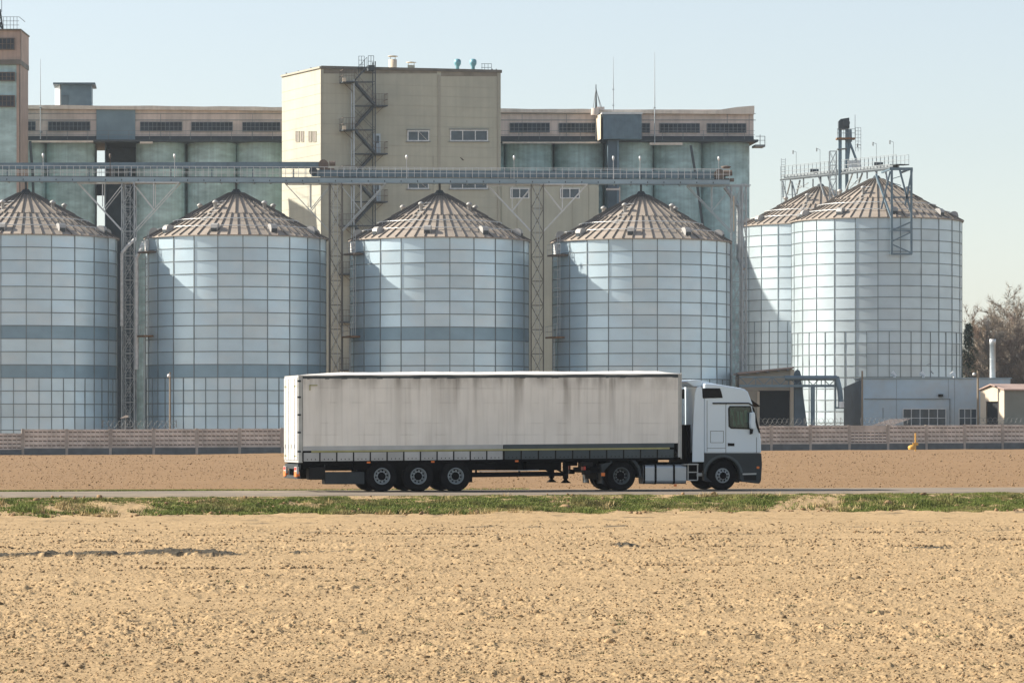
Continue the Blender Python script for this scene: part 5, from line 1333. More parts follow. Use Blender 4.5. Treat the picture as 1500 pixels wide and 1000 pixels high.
# door openings of the stair
# roof vents
def on_roof(px, py, back):
    p = on_front(px, py, 0); return p + (C - A).normalized()*back
t = thing('roof_vent', 'tall round beige chimney vent with a flat cap on the beige building', 'vent', tuple(on_roof(585, 101, 2)))
p = on_roof(585, 103, 2); zt = PZ(86, p.y); mb = MB(); mb.lathe([(.48, p.z-.8), (.48, PZ(87.5, p.y)), (.44, PZ(87.5, p.y))], (p.x, p.y, 0), n=20); mb.build('pipe', M['cream'], t)
mb = MB(); mb.lathe([(0, PZ(81.5, p.y)), (.58, PZ(82.3, p.y)), (.6, PZ(83.2, p.y)), (0, PZ(83, p.y))], (p.x, p.y, 0), n=20)
for k in range(4): q = PI/4 + PI/2*k; mb.bar((p.x+.4*math.cos(q), p.y+.4*math.sin(q), PZ(88, p.y)), (p.x+.4*math.cos(q), p.y+.4*math.sin(q), PZ(83, p.y)), .05)
mb.build('cap', M['cream'], t)
t = thing('roof_vent', 'short square vent with a flat cap right of the tall round vent', 'vent', tuple(on_roof(612, 101, 2)))
p = on_roof(612, 103, 2); mb = MB(); mb.box((p.x-.42, p.y-.42, p.z-.8), (p.x+.42, p.y+.42, PZ(96, p.y))); mb.build('box', M['beige'], t)
mb = MB(); mb.lathe([(0, PZ(90.8, p.y)), (.62, PZ(91.3, p.y)), (.62, PZ(92.2, p.y)), (0, PZ(92, p.y))], (p.x, p.y, 0), n=4)
for k in range(4): q = PI/4 + PI/2*k; mb.bar((p.x+.5*math.cos(q), p.y+.5*math.sin(q), PZ(97, p.y)), (p.x+.5*math.cos(q), p.y+.5*math.sin(q), PZ(92, p.y)), .05)
mb.build('cap', M['cream'], t)
for px, lb_ in ((680, 'turquoise spherical roof ventilator standing farther from the roof railing'), (703, 'turquoise spherical roof ventilator close to the small roof railing')):
    p = on_roof(px, 103, 2); t = thing('roof_ventilator', lb_, 'ventilator', tuple(p), 0, 'turquoise ventilators on the beige building')
    mb = MB(); mb.lathe([(.20, p.z-.6), (.22, PZ(98, p.y)), (.42, PZ(94, p.y)), (.42, PZ(91.5, p.y)), (.38, PZ(90, p.y))], (p.x, p.y, 0), n=18); mb.build('body', M['turq'], t)
    mb = MB(); mb.lathe([(.44, PZ(91.5, p.y)), (.40, PZ(88.5, p.y)), (.25, PZ(86.8, p.y)), (0, PZ(86.2, p.y))], (p.x, p.y, 0), n=18); mb.build('dome', M['turq'], t)
t = thing('roof_railing', 'small railed hatch on the right end of the beige roof', 'railing', tuple(on_roof(718, 104, 1)))
mb = MB()
for px in (711, 715, 720, 725): mb.bar(on_roof(px, 105, 1), on_roof(px, 92.5, 1), .05)
for y_ in (92.5, 98): mb.bar(on_roof(710, y_, 1), on_roof(725, y_, 1), .05)
mb.build('rail', M['darksteel'], t)
t = thing('roof_stub', 'low dark pipe stubs along the roof edge of the beige building', 'pipe stubs', tuple(on_roof(560, 102, 1)))
for px in (417, 432, 451): p = on_left(px, 0); 
mb = MB()
for px in (480, 483, 560, 567, 640, 644.5, 652, 725, 731): mb.bar(on_roof(px, 105, .8), on_roof(px, 100.2, .8), .12)
for px, py in ((415, 112), (432.5, 109), (451, 104.5)): p = on_left(px, py, -.4); mb.bar(p - Vector((0,0,.4)), p + Vector((0,0,.45)), .14)
mb.box(on_roof(471, 100.5, .5), on_roof(484, 97.5, 1.2))
mb.build('stub', M['parapet'], t)

# escape stair
t = thing('escape_stair', 'zigzag steel escape stair on the front of the beige building', 'staircase', tuple(Vector((on_front(530, 600).x, on_front(530, 600).y - 1.5, 0))))
def SP(px, py, off): return on_front(px, py, off)
mb = MB(); o1, o2 = .35, 1.55
for px, m_ in ((514, 0), (545, 1)):
    for o_ in (o1, o2): 
        a = SP(px, 625, o_); b = SP(px, 118 if px == 514 else 92, o_); mb.bar(a, b, .13 if px != 514 else .16, None, m_)
ys_ = [121.5 + 35*k for k in range(15)]
for k, y_ in enumerate(ys_):
    for o_ in (o1, o2): mb.bar(SP(514, y_, o_), SP(545, y_, o_), .08, None, 1); mb.bar(SP(514, y_+2, o_), SP(545, y_+33, o_), .04, None, 1); mb.bar(SP(545, y_+2, o_), SP(514, y_+33, o_), .04, None, 1)
mb.build('post_frame', [M['galv'], M['darksteel']], t)
for k in range(14):
    y_ = ys_[k]; xa, xb = (514, 545) if k % 2 == 0 else (545, 514)
    mb = MB(); oo = 1.5 if k % 2 == 0 else .5
    for o_ in (oo - .38, oo + .38): mb.bar(SP(xa, y_, o_), SP(xb, y_+35, o_), .06, .25)
    for s_ in range(13):
        f_ = (s_+.5)/13; mb.bar(SP(xa + (xb-xa)*f_, y_ + 35*f_, oo - .36), SP(xa + (xb-xa)*f_, y_ + 35*f_, oo + .36), .22, .04)
    fl = mb.build('flight', M['darksteel'], t)
    mb = MB()
    for h_ in (7, 14): mb.bar(SP(xa, y_-h_, oo + .4), SP(xb, y_+35-h_, oo + .4), .04)
    for s_ in range(6): f_ = s_/5; mb.bar(SP(xa + (xb-xa)*f_, y_ + 35*f_, oo + .4), SP(xa + (xb-xa)*f_, y_ + 35*f_ - 14, oo + .4), .04)
    mb.build('handrail', M['brownsteel'], fl)
    # landing at the upper end of the flight
    lx0, lx1 = (497, 514) if k % 2 == 0 else (545, 562)
    mb = MB(); fb(mb, lx0, lx1, y_ - .3, y_ + 1.6, -2.0, -.1); ln_ = mb.build('landing', M['darksteel'], t)
    mb = MB(); xo = lx0 if k % 2 == 0 else lx1
    for px in np.linspace(lx0, lx1, 5): mb.bar(SP(px, y_, 1.95), SP(px, y_ - 17, 1.95), .04)
    for h_ in (8.5, 17): mb.bar(SP(lx0, y_-h_, 1.95), SP(lx1, y_-h_, 1.95), .045); mb.bar(SP(xo, y_-h_, .1), SP(xo, y_-h_, 1.95), .045)
    for o_ in (.15, .75, 1.35): mb.bar(SP(xo, y_, o_), SP(xo, y_-17, o_), .04)
    mb.bar(SP(lx0 if k % 2 else lx1, y_ + 14, 1.0), SP(xo + (4 if k % 2 == 0 else -4), y_ + 2, 1.0), .06)
    mb.build('railing', M['brownsteel'], ln_)
    if k % 2 == 0 and k in (0, 2): mb = MB(); fb(mb, 496, 501, y_ - 5, y_ + .5, -2.05, -1.98); mb.build('sun_tone_plate', M['cream'], ln_)  # cream colour stands for warm sunlight on the landing end
mb = MB()                                              # cage rising over the roof edge
for px in (522, 526, 530): mb.bar(SP(px, 108, 1.2), SP(px, 84, 1.2), .05)
for y_ in (84, 90, 96, 102): mb.bar(SP(522, y_, 1.2), SP(530, y_, 1.2), .04)
for px in (537, 541, 545): mb.bar(SP(px, 100, .8), SP(px, 83, .8), .06)
for y_ in (83, 91): mb.bar(SP(537, y_, .8), SP(545, y_, .8), .05)
mb.bar(SP(514, 121, 1.5), SP(533, 100, 1.5), .10, .18); mb.bar(SP(533, 100, 1.5), SP(545, 110, 1.5), .08)
for f_ in np.linspace(0, 1, 7): mb.bar(SP(514 + 19*f_, 121 - 21*f_, 1.5), SP(514 + 19*f_, 107 - 21*f_, 1.5), .04)
mb.bar(SP(514, 107, 1.5), SP(533, 86, 1.5), .045)
fb(mb, 536, 545, 97, 105, -1.2, -.4)
mb.build('roof_ladder', M['darksteel'], t)
for (y0, y1) in ((196, 224), (266, 295)):
    mb = MB(); fb(mb, 545.8, 557, y0, y1, -.10, -.02); dr = mb.build('door', mat('pale_blue_door', (.42, .49, .54), .5), t)
    mb = MB(); fb(mb, 551, 555, y0+3, y0+14, -.13, -.10); mb.build('door_window', M['glass'], dr)

# ------------------------------------------------------------ catwalk and bucket elevator of the right silos
c5 = Vector((PX(1202, 421), 421, 0)); c6 = Vector((PX(1284, 402), 402, 0)); dcw = (c6 - c5)
def CW(px, py, side=0):
    k = (px - 750)/F; s_ = (c5.x - k*c5.y)/(k*dcw.y - dcw.x); p = c5 + dcw*s_
    nn = Vector((dcw.y, -dcw.x, 0)).normalized(); nn = -nn if nn.x > 0 else nn
    q = p + nn*side; return Vector((q.x, q.y, PZ(py, p.y)))
def cwy(px): return 263.5 + (247 - 263.5) * (px - 1152)/(1313 - 1152)
t = thing('catwalk', 'railed steel catwalk crossing the roofs of the two right silos', 'catwalk', tuple(CW(1235, 255)))
mb = MB(); xs2 = np.linspace(1152, 1313, 34)
for a, b in zip(xs2[:-1], xs2[1:]):
    for s_ in (-.7, .7):
        mb.bar(CW(a, cwy(a) - .8, s_), CW(b, cwy(b) - .8, s_), .1, .12); mb.bar(CW(a, cwy(a) - 6, s_), CW(b, cwy(b) - 6, s_), .1, .1); mb.bar(CW(a, cwy(a), s_), CW(a, cwy(a) - 6, s_), .1)
    mb.bar(CW(a, cwy(a) - 3, 0), CW(b, cwy(b) - 3, 0), .5, .34)
    mb.bar(CW(a, cwy(a) + .5, .78), CW(b, cwy(b) + .5, .78), .12, .18, 1)
mb.build('truss', [M['galv'], M['darksteel']], t)
mb = MB()
for s_ in (-.75, .75):
    for px in np.linspace(1152, 1322, 30): mb.bar(CW(px, cwy(px) - 6, s_), CW(px, cwy(px) - 19.5, s_), .045)
    for h_ in (12, 19.5): mb.bar(CW(1152, cwy(1152) - h_, s_), CW(1322, cwy(1322) - h_, s_), .05)
mb.build('railing', M['galv'], t)
mb = MB(); mb.bar(CW(1313, cwy(1313) - 5), CW(1322, cwy(1322) - 5), 1.6, .1); mb.box(CW(1308, cwy(1308) - 1) - Vector((.1, .5, .0)), CW(1316, cwy(1316) - 6) + Vector((0, .5, 0))); mb.build('end_platform', M['darksteel'], t)
for px in (1175, 1210, 1270, 1293, 1318):
    mb = MB(); y0 = cwy(px) - 18; a = CW(px, y0 + 12, .75); b = CW(px, y0 - 20, .75); mb.bar(a, b, .035); mb.bar(b, b + Vector((-.35, 0, .12)), .04); mb.tube(b + Vector((-.4, 0, .2)), b + Vector((-.4, 0, -.22)), .07); mb.build('catwalk_lamp', M['gframe'], t)
for px in (1193, 1287):
    mb = MB(); p = CW(px, cwy(px) - 8); mb.tube(p + Vector((-.5, 0, .1)), p + Vector((.5, 0, .1)), .22); mb.box(p + Vector((-.1, -.3, -.3)), p + Vector((.4, .3, .1))); mb.build('drive_motor', M['darksteel'], t)
mb = MB()
for (pa, pb, ya, yb) in ((1153, 1160, 266, 292), (1165, 1160, 264, 284), (1153, 1154, 266, 290), (1184, 1184, 262, 275), (1206, 1216, 258, 292), (1256, 1244, 254, 285), (1263, 1263, 252, 262), (1290, 1300, 250, 308)):
    for s_ in (-.6, .6): mb.bar(CW(pa, ya, s_), CW(pb, yb, s_), .16)
for a, b in (((1166, 270), (1184, 276)), ((1166, 278), (1184, 268)), ((1245, 275), (1262, 258)), ((1247, 268), (1262, 270))): mb.bar(CW(*a), CW(*b), .08)
mb.build('trestle', M['galv'], t)
t = thing('access_ladder', 'tall thin ladder standing left of the right silos', 'ladder', (PX(1147, 432), 432, PZ(300, 432)))
mb = MB(); Y = 432
for px in (1144.5, 1150.5): mb.bar(P(px, 300, Y), P(px, 232, Y), .05)
for y_ in np.arange(234, 300, 3.6): mb.bar(P(1144.5, y_, Y), P(1150.5, y_, Y), .04)
mb.bar(P(1150.5, 262, Y), P(1156, 262, Y), .06); mb.bar(P(1150.5, 285, Y), P(1165, 285, Y), .06); mb.build('ladder_frame', M['galv'], t)
# bucket elevator
pe = CW(1236, 300); Yb = pe.y
t = thing('bucket_elevator', 'tall bucket elevator with twin legs rising between the right silos', 'bucket elevator', (pe.x, Yb - 1.2, 0))
def BP(px, py, off=0): p = P(px, py, Yb - 1.2); p.y += off; return p
mb = MB()
mb.bar(BP(1230.5, 620), BP(1230.5, 180), .38, .38); mb.bar(BP(1240.5, 620), BP(1240.5, 188), .36, .36); mb.build('leg', M['bluesteel'], t)
mb = MB(); mb.prism([(1228, 190), (1228, 178), (1231, 175), (1243.5, 173), (1244, 188), (1238, 188), (1238, 190)], lambda p, q, d_: BP(p, q, d_), -.5, .5); mb.tube(BP(1239, 181, -.7), BP(1239, 181, .6), .42, n=14)
mb.build('head', M['darksteel'], t)
mb = MB(); mb.bar(BP(1225, 203.5), BP(1252, 203.5), 1.8, .16); pl_ = mb.build('platform', M['rust'], t)
mb = MB()
for px in (1226, 1235, 1244, 1252):
    mb.bar(BP(px, 203, -.85), BP(px, 190, -.85), .05)
for y_ in (190, 196): mb.bar(BP(1225, y_, -.85), BP(1252, y_, -.85), .05)
mb.bar(BP(1226, 219), BP(1240, 218), 1.2, .1)
mb.build('railing', M['gframe'], pl_)
mb = MB(); lx = [1253, 1257, 1261]
for px in lx: mb.bar(BP(px, 222), BP(px, 187), .05)
for y_ in np.arange(187, 222, 5): mb.bar(BP(1253, y_), BP(1261, y_), .04)
mb.bar(BP(1252.5, 205), BP(1252.5, 168), .06); mb.build('cage', M['galv'], t)
mb = MB(); mb.tube(BP(1244, 190), BP(1244.5, 208), .3, n=10); mb.tube(BP(1244.5, 208), BP(1240, 252), .17, n=8); mb.tube(BP(1244.5, 208), BP(1255, 236), .14, n=8); mb.build('spout', M['bluesteel'], t)
mb = MB(); mb.box(BP(1241, 246, -.9), BP(1258, 236, -.6)); mb.tube(BP(1255, 236, -.5), BP(1258, 246, -.5), .3); mb.build('transition_box', M['galvlight'], t)
mb = MB(); lattice(mb, (BP(1221, 600).x, Yb - .4), .8, 1.0, 10, PZ(222, Yb), 1.7, .07, .05); mb.build('lattice_frame', M['galv'], t)
# support frame on silo 6
Yf = 402 - 9.66 - 1.0
t = thing('support_frame', 'blue steel support frame hanging over the front of the rightmost silo', 'steel frame', (PX(1320, Yf), Yf, PZ(372, Yf)))
def QP(px, py, off=0): p = P(px, py, Yf); p.y += off; return p
mb = MB()
for px in (1306.3, 1335): mb.bar(QP(px, 247), QP(px, 372), .24)
mb.bar(QP(1303, 247.5), QP(1337, 247.5), .3, .3); mb.bar(QP(1305, 372), QP(1336, 372), .2, .2)
for y_ in (289, 337.5): mb.bar(QP(1306, y_), QP(1335, y_), .14)
mb.bar(QP(1335, 325), QP(1308, 337), .16); mb.bar(QP(1335, 340), QP(1308, 353), .14); mb.bar(QP(1307, 358), QP(1334, 370), .14)
mb.bar(QP(1336, 249), QP(1326, 300), .2); mb.bar(QP(1318, 249), QP(1334, 310), .2); mb.bar(QP(1304, 251), QP(1291, 306), .18); mb.bar(QP(1290, 251, 5), QP(1306, 320), .18)
for px in (1306.3, 1335): mb.bar(QP(px, 247, 0), QP(px - 6, 247, 6), .2); mb.bar(QP(px, 371, 0), QP(px, 371, 1.6), .15); mb.bar(QP(px, 338, 0), QP(px, 338, 1.6), .12)
mb.bar(QP(1307, 262), QP(1320, 258), .08); mb.bar(QP(1307, 268), QP(1320, 272), .08)
mb.build('frame', M['bluesteel'], t)

# ------------------------------------------------------------ low buildings behind the fence on the right
def simple(Y, ang=0):
    def f(mb, x0, x1, y0, y1, o0, o1, m=0, t_=1.0):
        mb.box((PX(x0, Y), Y + o0, PZ(y1, Y)), (PX(x1, Y), Y + o1, PZ(y0, Y)), m, t_)
    return f
Y = 357; bx = simple(Y)
t = thing('workshop', 'low flat-roofed blue-grey workshop with wide windows behind the fence', 'building', (PX(1370, Y), Y + 4, 0))
mb = MB(); bx(mb, 1264, 1480, 554.5, 640, 0, 8); mb.build('wall', M['bluewall'], t)
mb = MB(); bx(mb, 1262, 1482, 553, 554.4, -.15, 8.2); mb.build('parapet_cap', M['bluelight'], t)
mb = MB()
v = [P(1236, 645, Y + 8), P(1263.8, 645, Y), P(1263.8, 555, Y), P(1236, 567, Y + 8)]; mb.raw(v + [p + Vector((.15, .1, 0)) for p in v], [(0,1,2,3),(7,6,5,4),(2,6,7,3)])
mb.build('side_wall', M['bluedark'], t)  # dark colour carries the shade that falls on this end wall
mb = MB(); bx(mb, 1266, 1392, 583.4, 584.4, -.12, -.02); bx(mb, 1390.7, 1391.7, 584.4, 640, -.12, -.02); mb.build('pipe', M['gframe'], t)
mb = MB(); bx(mb, 1313, 1313.4, 555, 640, -.02, -.003); bx(mb, 1389, 1389.4, 555, 583, -.02, -.003); bx(mb, 1398, 1398.4, 555, 640, -.02, -.003); bx(mb, 1293, 1294, 597, 612, -.02, -.003); mb.build('wall_joint', M['gframe'], t)
window_e(t, bx, 1322, 1386, 598, 626, -.08, 5, 2, M['glass'], M['wframe'], .10, .06)
window_e(t, bx, 1404, 1431, 598, 626, -.08, 3, 2, M['glass'], M['wframe'], .10, .06)
mb = MB(); mb.box(P(1375, 581, Y - .4), P(1381, 577, Y - .02)); mb.build('wall_lamp', M['blackp'], t)
for px, lb_ in ((1309.5, 'white goose-neck roof vent nearest the left end of the workshop'), (1352, 'white tilted roof vent in the middle of the workshop roof'), (1397, 'white roof vent nearest the chimney on the workshop roof')):
    Yv = Y + 2; x = PX(px, Yv); z0 = PZ(556, Yv); tv = thing('roof_vent', lb_, 'vent', (x, Yv, z0), 0, 'white vents on the workshop roof')
    mb = MB(); mb.tube((x+.05, Yv, z0 - .2), (x+.05, Yv, z0 + .45), .13); mb.build('pipe', M['white'], tv)
    mb = MB(); mb.tube((x + .15, Yv, z0 + .35), (x - .22, Yv, z0 + .75), .17, .24); mb.build('hood', M['white'], tv)
mb = MB(); Yv = Y + 4; a = Vector((PX(1454, Yv), Yv, PZ(553, Yv)-.5)); mb.lathe([(.30, 0), (.30, 3.9 - .0), (.33, 3.9), (.33, 4.45), (.27, 4.45)], (0, 0, 0), n=18)
for z in (1.2, 2.4): mb.lathe([(.31, z), (.315, z+.02), (.31, z+.04)], (0,0,0), n=18)
o = mb.build('chimney', M['galvlight'], None, True, world_origin=a); tag(o, 'round galvanised chimney pipe rising above the workshop roof', 'chimney')
# garage
Yg_ = 351.0
t = thing('garage', 'small cream garage with a dark doorway and red roof at the right edge', 'garage', (PX(1453, Yg_), Yg_ + 3, 0))
G0 = Vector((PX(1436, 353.6), 353.6, 0)); G1 = Vector((PX(1471, 349.8), 349.8, 0)); dg = (G1 - G0); back = Vector((-dg.y, dg.x, 0)).normalized()
if back.x < 0: back = -back
Ln = 3.0
def GP(s_, z, b_=0): p = G0 + dg*s_ + back*b_; return Vector((p.x, p.y, z))
ze = PZ(572, 354); zp = PZ(566, 354)
mb = MB(); gb = 0
mb.raw([GP(0, -.2), GP(.24, -.2), GP(.24, ze), GP(0, ze)], [(0,1,2,3)]); mb.raw([GP(.74, -.2), GP(1, -.2), GP(1, ze), GP(.74, ze)], [(0,1,2,3)])
zd = PZ(588, 354); mb.raw([GP(.24, zd), GP(.74, zd), GP(.74, ze), GP(.24, ze)], [(0,1,2,3)]); mb.raw([GP(0, ze), GP(1, ze), GP(.5, zp)], [(0,1,2)])
mb.raw([GP(0, -.2), GP(0, ze), GP(0, ze, Ln), GP(0, -.2, Ln)], [(0,1,2,3)])
mb.build('gable_wall', M['cream'], t)
mb = MB(); mb.raw([GP(.2, -.2, .25), GP(.78, -.2, .25), GP(.78, zd+.1, .25), GP(.2, zd+.1, .25)], [(0,1,2,3)]); mb.build('doorway', M['void'], t)
G2 = Vector((PX(1530, 351.5), 351.5, 0))
mb = MB(); mb.raw([GP(1, -.2), Vector((G2.x, G2.y, -.2)), Vector((G2.x, G2.y, ze)), GP(1, ze)], [(0,1,2,3)])
mb.build('side_wall', M['greenwall'], t)
mb = MB(); e_ = .18
rp = [GP(-.06, ze - .02, -.2), GP(.5, zp + .12, -.25), GP(1.06, ze - .02, -.2)]
bk = G2 - G1
rb_ = [p + bk*1.05 + Vector((0, 0, 0)) for p in rp]
mb.raw(rp + rb_ + [p + Vector((0,0,.13)) for p in rp + rb_], [(0,1,4,3),(1,2,5,4),(6,9,10,7),(7,10,11,8),(0,6,7,1),(1,7,8,2),(2,8,11,5),(0,3,9,6)])
mb.build('roof', M['pinkroof'], t)
# shed on the left with open dark door
Y = 358; bx = simple(Y)
t = thing('open_shed', 'beige shed with a sloping red roof and wide dark doorway behind the cab', 'shed', (PX(1125, Y), Y + 3, 0))
mb = MB()
mb.prism([(1050, 640), (1050, 551.5), (1161, 538.5), (1161, 572.5), (1050, 572.5)][::-1] if False else [(1083, 571.8), (1161, 571.8), (1161, 539.5), (1083, 548.5)], lambda p, q, d_: P(p, q, Y) + Vector((0, d_, 0)), 0, 6)
bx(mb, 1083, 1111, 572, 640, 0, 6); bx(mb, 1157, 1161, 572, 640, 0, 6)
mb.build('wall', mat('dusty_beige_render', (0.40, 0.36, 0.29), .85, 0, .1, .8), t)
mb = MB(); bx(mb, 1111, 1157, 572, 640, .8, 1.0); bx(mb, 1111, 1157, 571.9, 573, .1, .8); mb.build('doorway', M['void'], t)
mb = MB(); bx(mb, 1109, 1112.5, 573, 640, -.2, -.003); bx(mb, 1157.5, 1163, 541, 640, -.2, -.003); mb.build('door_post', M['cream'], t)
mb = MB(); mb.prism([(1080, 545.5), (1163, 537), (1163, 539.2), (1080, 548.4)], lambda p, q, d_: P(p, q, Y) + Vector((0, d_, 0)), -.7, 6.5); mb.build('roof', M['pinkroof'], t)
mb = MB()
for px in (1095, 1110, 1125, 1140, 1154): yy = 552.2 - (px - 1046)*13/117; mb.box(P(px-1.5, yy + 2, Y - .6), P(px+1.5, yy+.3, Y-.02))
mb.build('rafter', M['gframe'], t)
# pipe bridge
Yp = 354.0
t = thing('pipe_bridge', 'dark blue truss pipe bridge running from the cab roof to the workshop', 'pipe bridge', (PX(1150, Yp), Yp, 0))
def RP(px, py, off=0): return P(px, py, Yp + off)
mb = MB()
for off in (0, 1.0):
    mb.bar(RP(1083, 552, off), RP(1229, 552, off), .16, .16); mb.bar(RP(1083, 565, off), RP(1229, 565, off), .22, .26)
    for k in range(6): x = 1083 + k*24; mb.bar(RP(x, 552, off), RP(x + 12, 564, off), .08); mb.bar(RP(x + 12, 564, off), RP(x + 24, 552, off), .08); mb.bar(RP(x+24, 552, off), RP(x+24, 565, off), .09)
    mb.bar(RP(1224, 551, off), RP(1224, 597, off), .12)
mb.bar(RP(1224, 597), RP(1236, 597), .6, .18)
mb.build('truss', M['bluedark'] if False else M['bluesteel'], t)
mb = MB(); mb.path([RP(1150, 553.5, -.3), RP(1226, 553.5, -.3), RP(1230, 570, -.3), RP(1231.5, 585, -.3), RP(1231.5, 597, -.3)], .26, 10); mb.build('pipe', M['bluesteel'], t)
mb = MB(); mb.bar(RP(1190.5, 640), RP(1190.5, 566), .42, .42); mb.build('leg', M['bluesteel'], t)
mb = MB(); mb.tube(RP(1232.5, 597, -.4), RP(1232.5, 588, -.4), .28, n=12); mb.build('valve_box', M['white'], t)
mb = MB(); mb.prism([(1163.2, 640), (1163.2, 548), (1165, 543), (1168, 541), (1171, 543), (1172.6, 548), (1174.5, 566), (1184, 640)], lambda p, q, d_: P(p, q, 355.5) + Vector((0, d_, 0)), -.5, .5)  # dark solid wedge added in place of a cast shadow
o = mb.build('shadow_wedge', M['bluedark'], None, world_origin=P(1172, 640, 355.5)); tag(o, 'dark wedge shape standing in for a shadow between the shed and the blue pipe leg', 'shadow shape')
# tilted lid behind fence
mb = MB(); Yl = 349; mb.prism([(1277, 622.5), (1303, 613.5), (1334, 613.2), (1308, 622.2)], lambda p, q, d_: P(p, q, Yl) + Vector((0, d_, 0)), 0, .12)
mb.bar(P(1281, 640, Yl+.3), P(1281, 622, Yl+.3), .1); mb.bar(P(1306, 640, Yl+.3), P(1306, 621, Yl+.3), .1)
o = mb.build('shelter_roof', M['pinkconc'], None, world_origin=P(1305, 630, Yl)); tag(o, 'small tilted grey shelter roof just showing above the fence', 'shelter')
# poles
def pole(px, y0, y1, Y, r_, m_, label, lamp=None):
    t = thing('street_lamp' if lamp else 'utility_pole', label, 'lamp post' if lamp else 'pole', (PX(px, Y), Y, 0))
    mb = MB(); mb.tube((PX(px, Y), Y, 0), (PX(px, Y), Y, PZ(y0, Y)), r_, r_*.8, 10); mb.build('pole', m_, t)
    if lamp:
        mb = MB(); x = PX(px + lamp, Y); mb.lathe([(0, .24), (.12, .2), (.16, .03), (.12, -.08), (0, -.09)], (x, Y - .1, PZ(y0 + 6, Y)), n=12); mb.build('lamp_head', M['white'], t)
        mb = MB(); mb.bar((PX(px, Y), Y, PZ(y0 + 3, Y)), (x, Y - .1, PZ(y0 + 4, Y)), .06); mb.build('arm', M['gframe'], t)
pole(249, 545, 625, 333, .10, M['wood'], 'wooden lamp post with a small white lamp in front of the left silos', -1.5)
pole(1263, 543, 622, 352.5, .11, M['wood'], 'wooden pole at the left corner of the workshop')
pole(1432.5, 543, 622, 351, .13, M['wood'], 'wooden lamp post beside the cream garage', -6)
mb = MB(); mb.bar((0, 0, 0), (0, 0, 1.7), .08); mb.bar((-.4, 0, 1.5), (.1, 0, 1.65), .06); mb.bar((.3, .0, .6), (0, 0, .9), .1)
o = mb.build('roof_stub_pipe', M['gframe'], None, True, world_origin=P(1363, 556, 359)); tag(o, 'thin dark vent pipe on the workshop roof', 'pipe')
t = thing('pole_cover', 'small tan roof cover on a pole between the two left silos above the fence', 'cover', (PX(182, 338), 338, 0))
mb = MB(); mb.tube((PX(184, 338), 338, 0), (PX(184, 338), 338, PZ(612, 338)), .06); mb.build('pole', M['gframe'], t)
mb = MB(); mb.prism([(176, 612.5), (184, 608), (188, 608.5), (187.5, 611)], lambda p, q, d_: P(p, q, 338) + Vector((0, d_, 0)), -.3, .3); mb.build('cover', M['cornice'], t)

# ------------------------------------------------------------ bird
mb = MB(); 
vs = [(-.28, 0, .02), (-.12, .05, .06), (-.12, -.05, .06), (-.12, 0, -.04), (.12, .04, .03), (.12, -.04, .03), (.12, 0, -.04), (.24, .05, 0), (.24, -.05, 0),
      (-.08, .35, .10), (.05, .33, .06), (-.10, -.42, .02), (.06, -.38, -.03), (.0, .62, .02), (.02, -.70, -.12)]
fs3 = [(0,1,2),(0,3,1),(0,2,3),(1,4,5,2),(1,3,6,4),(3,2,5,6),(4,7,8,5),(4,6,7),(6,5,8),(6,8,7),(1,9,10,4),(9,13,10),(2,5,12,11),(11,12,14)]
mb.raw(vs, fs3)
o = mb.build('bird', M['bird'], None, True, world_origin=P(677, 233.5, 330)); tag(o, 'small black bird gliding in front of the beige building', 'bird')
o.rotation_euler = (R(25), R(20), R(60)); o.scale = (1, .55, 1)

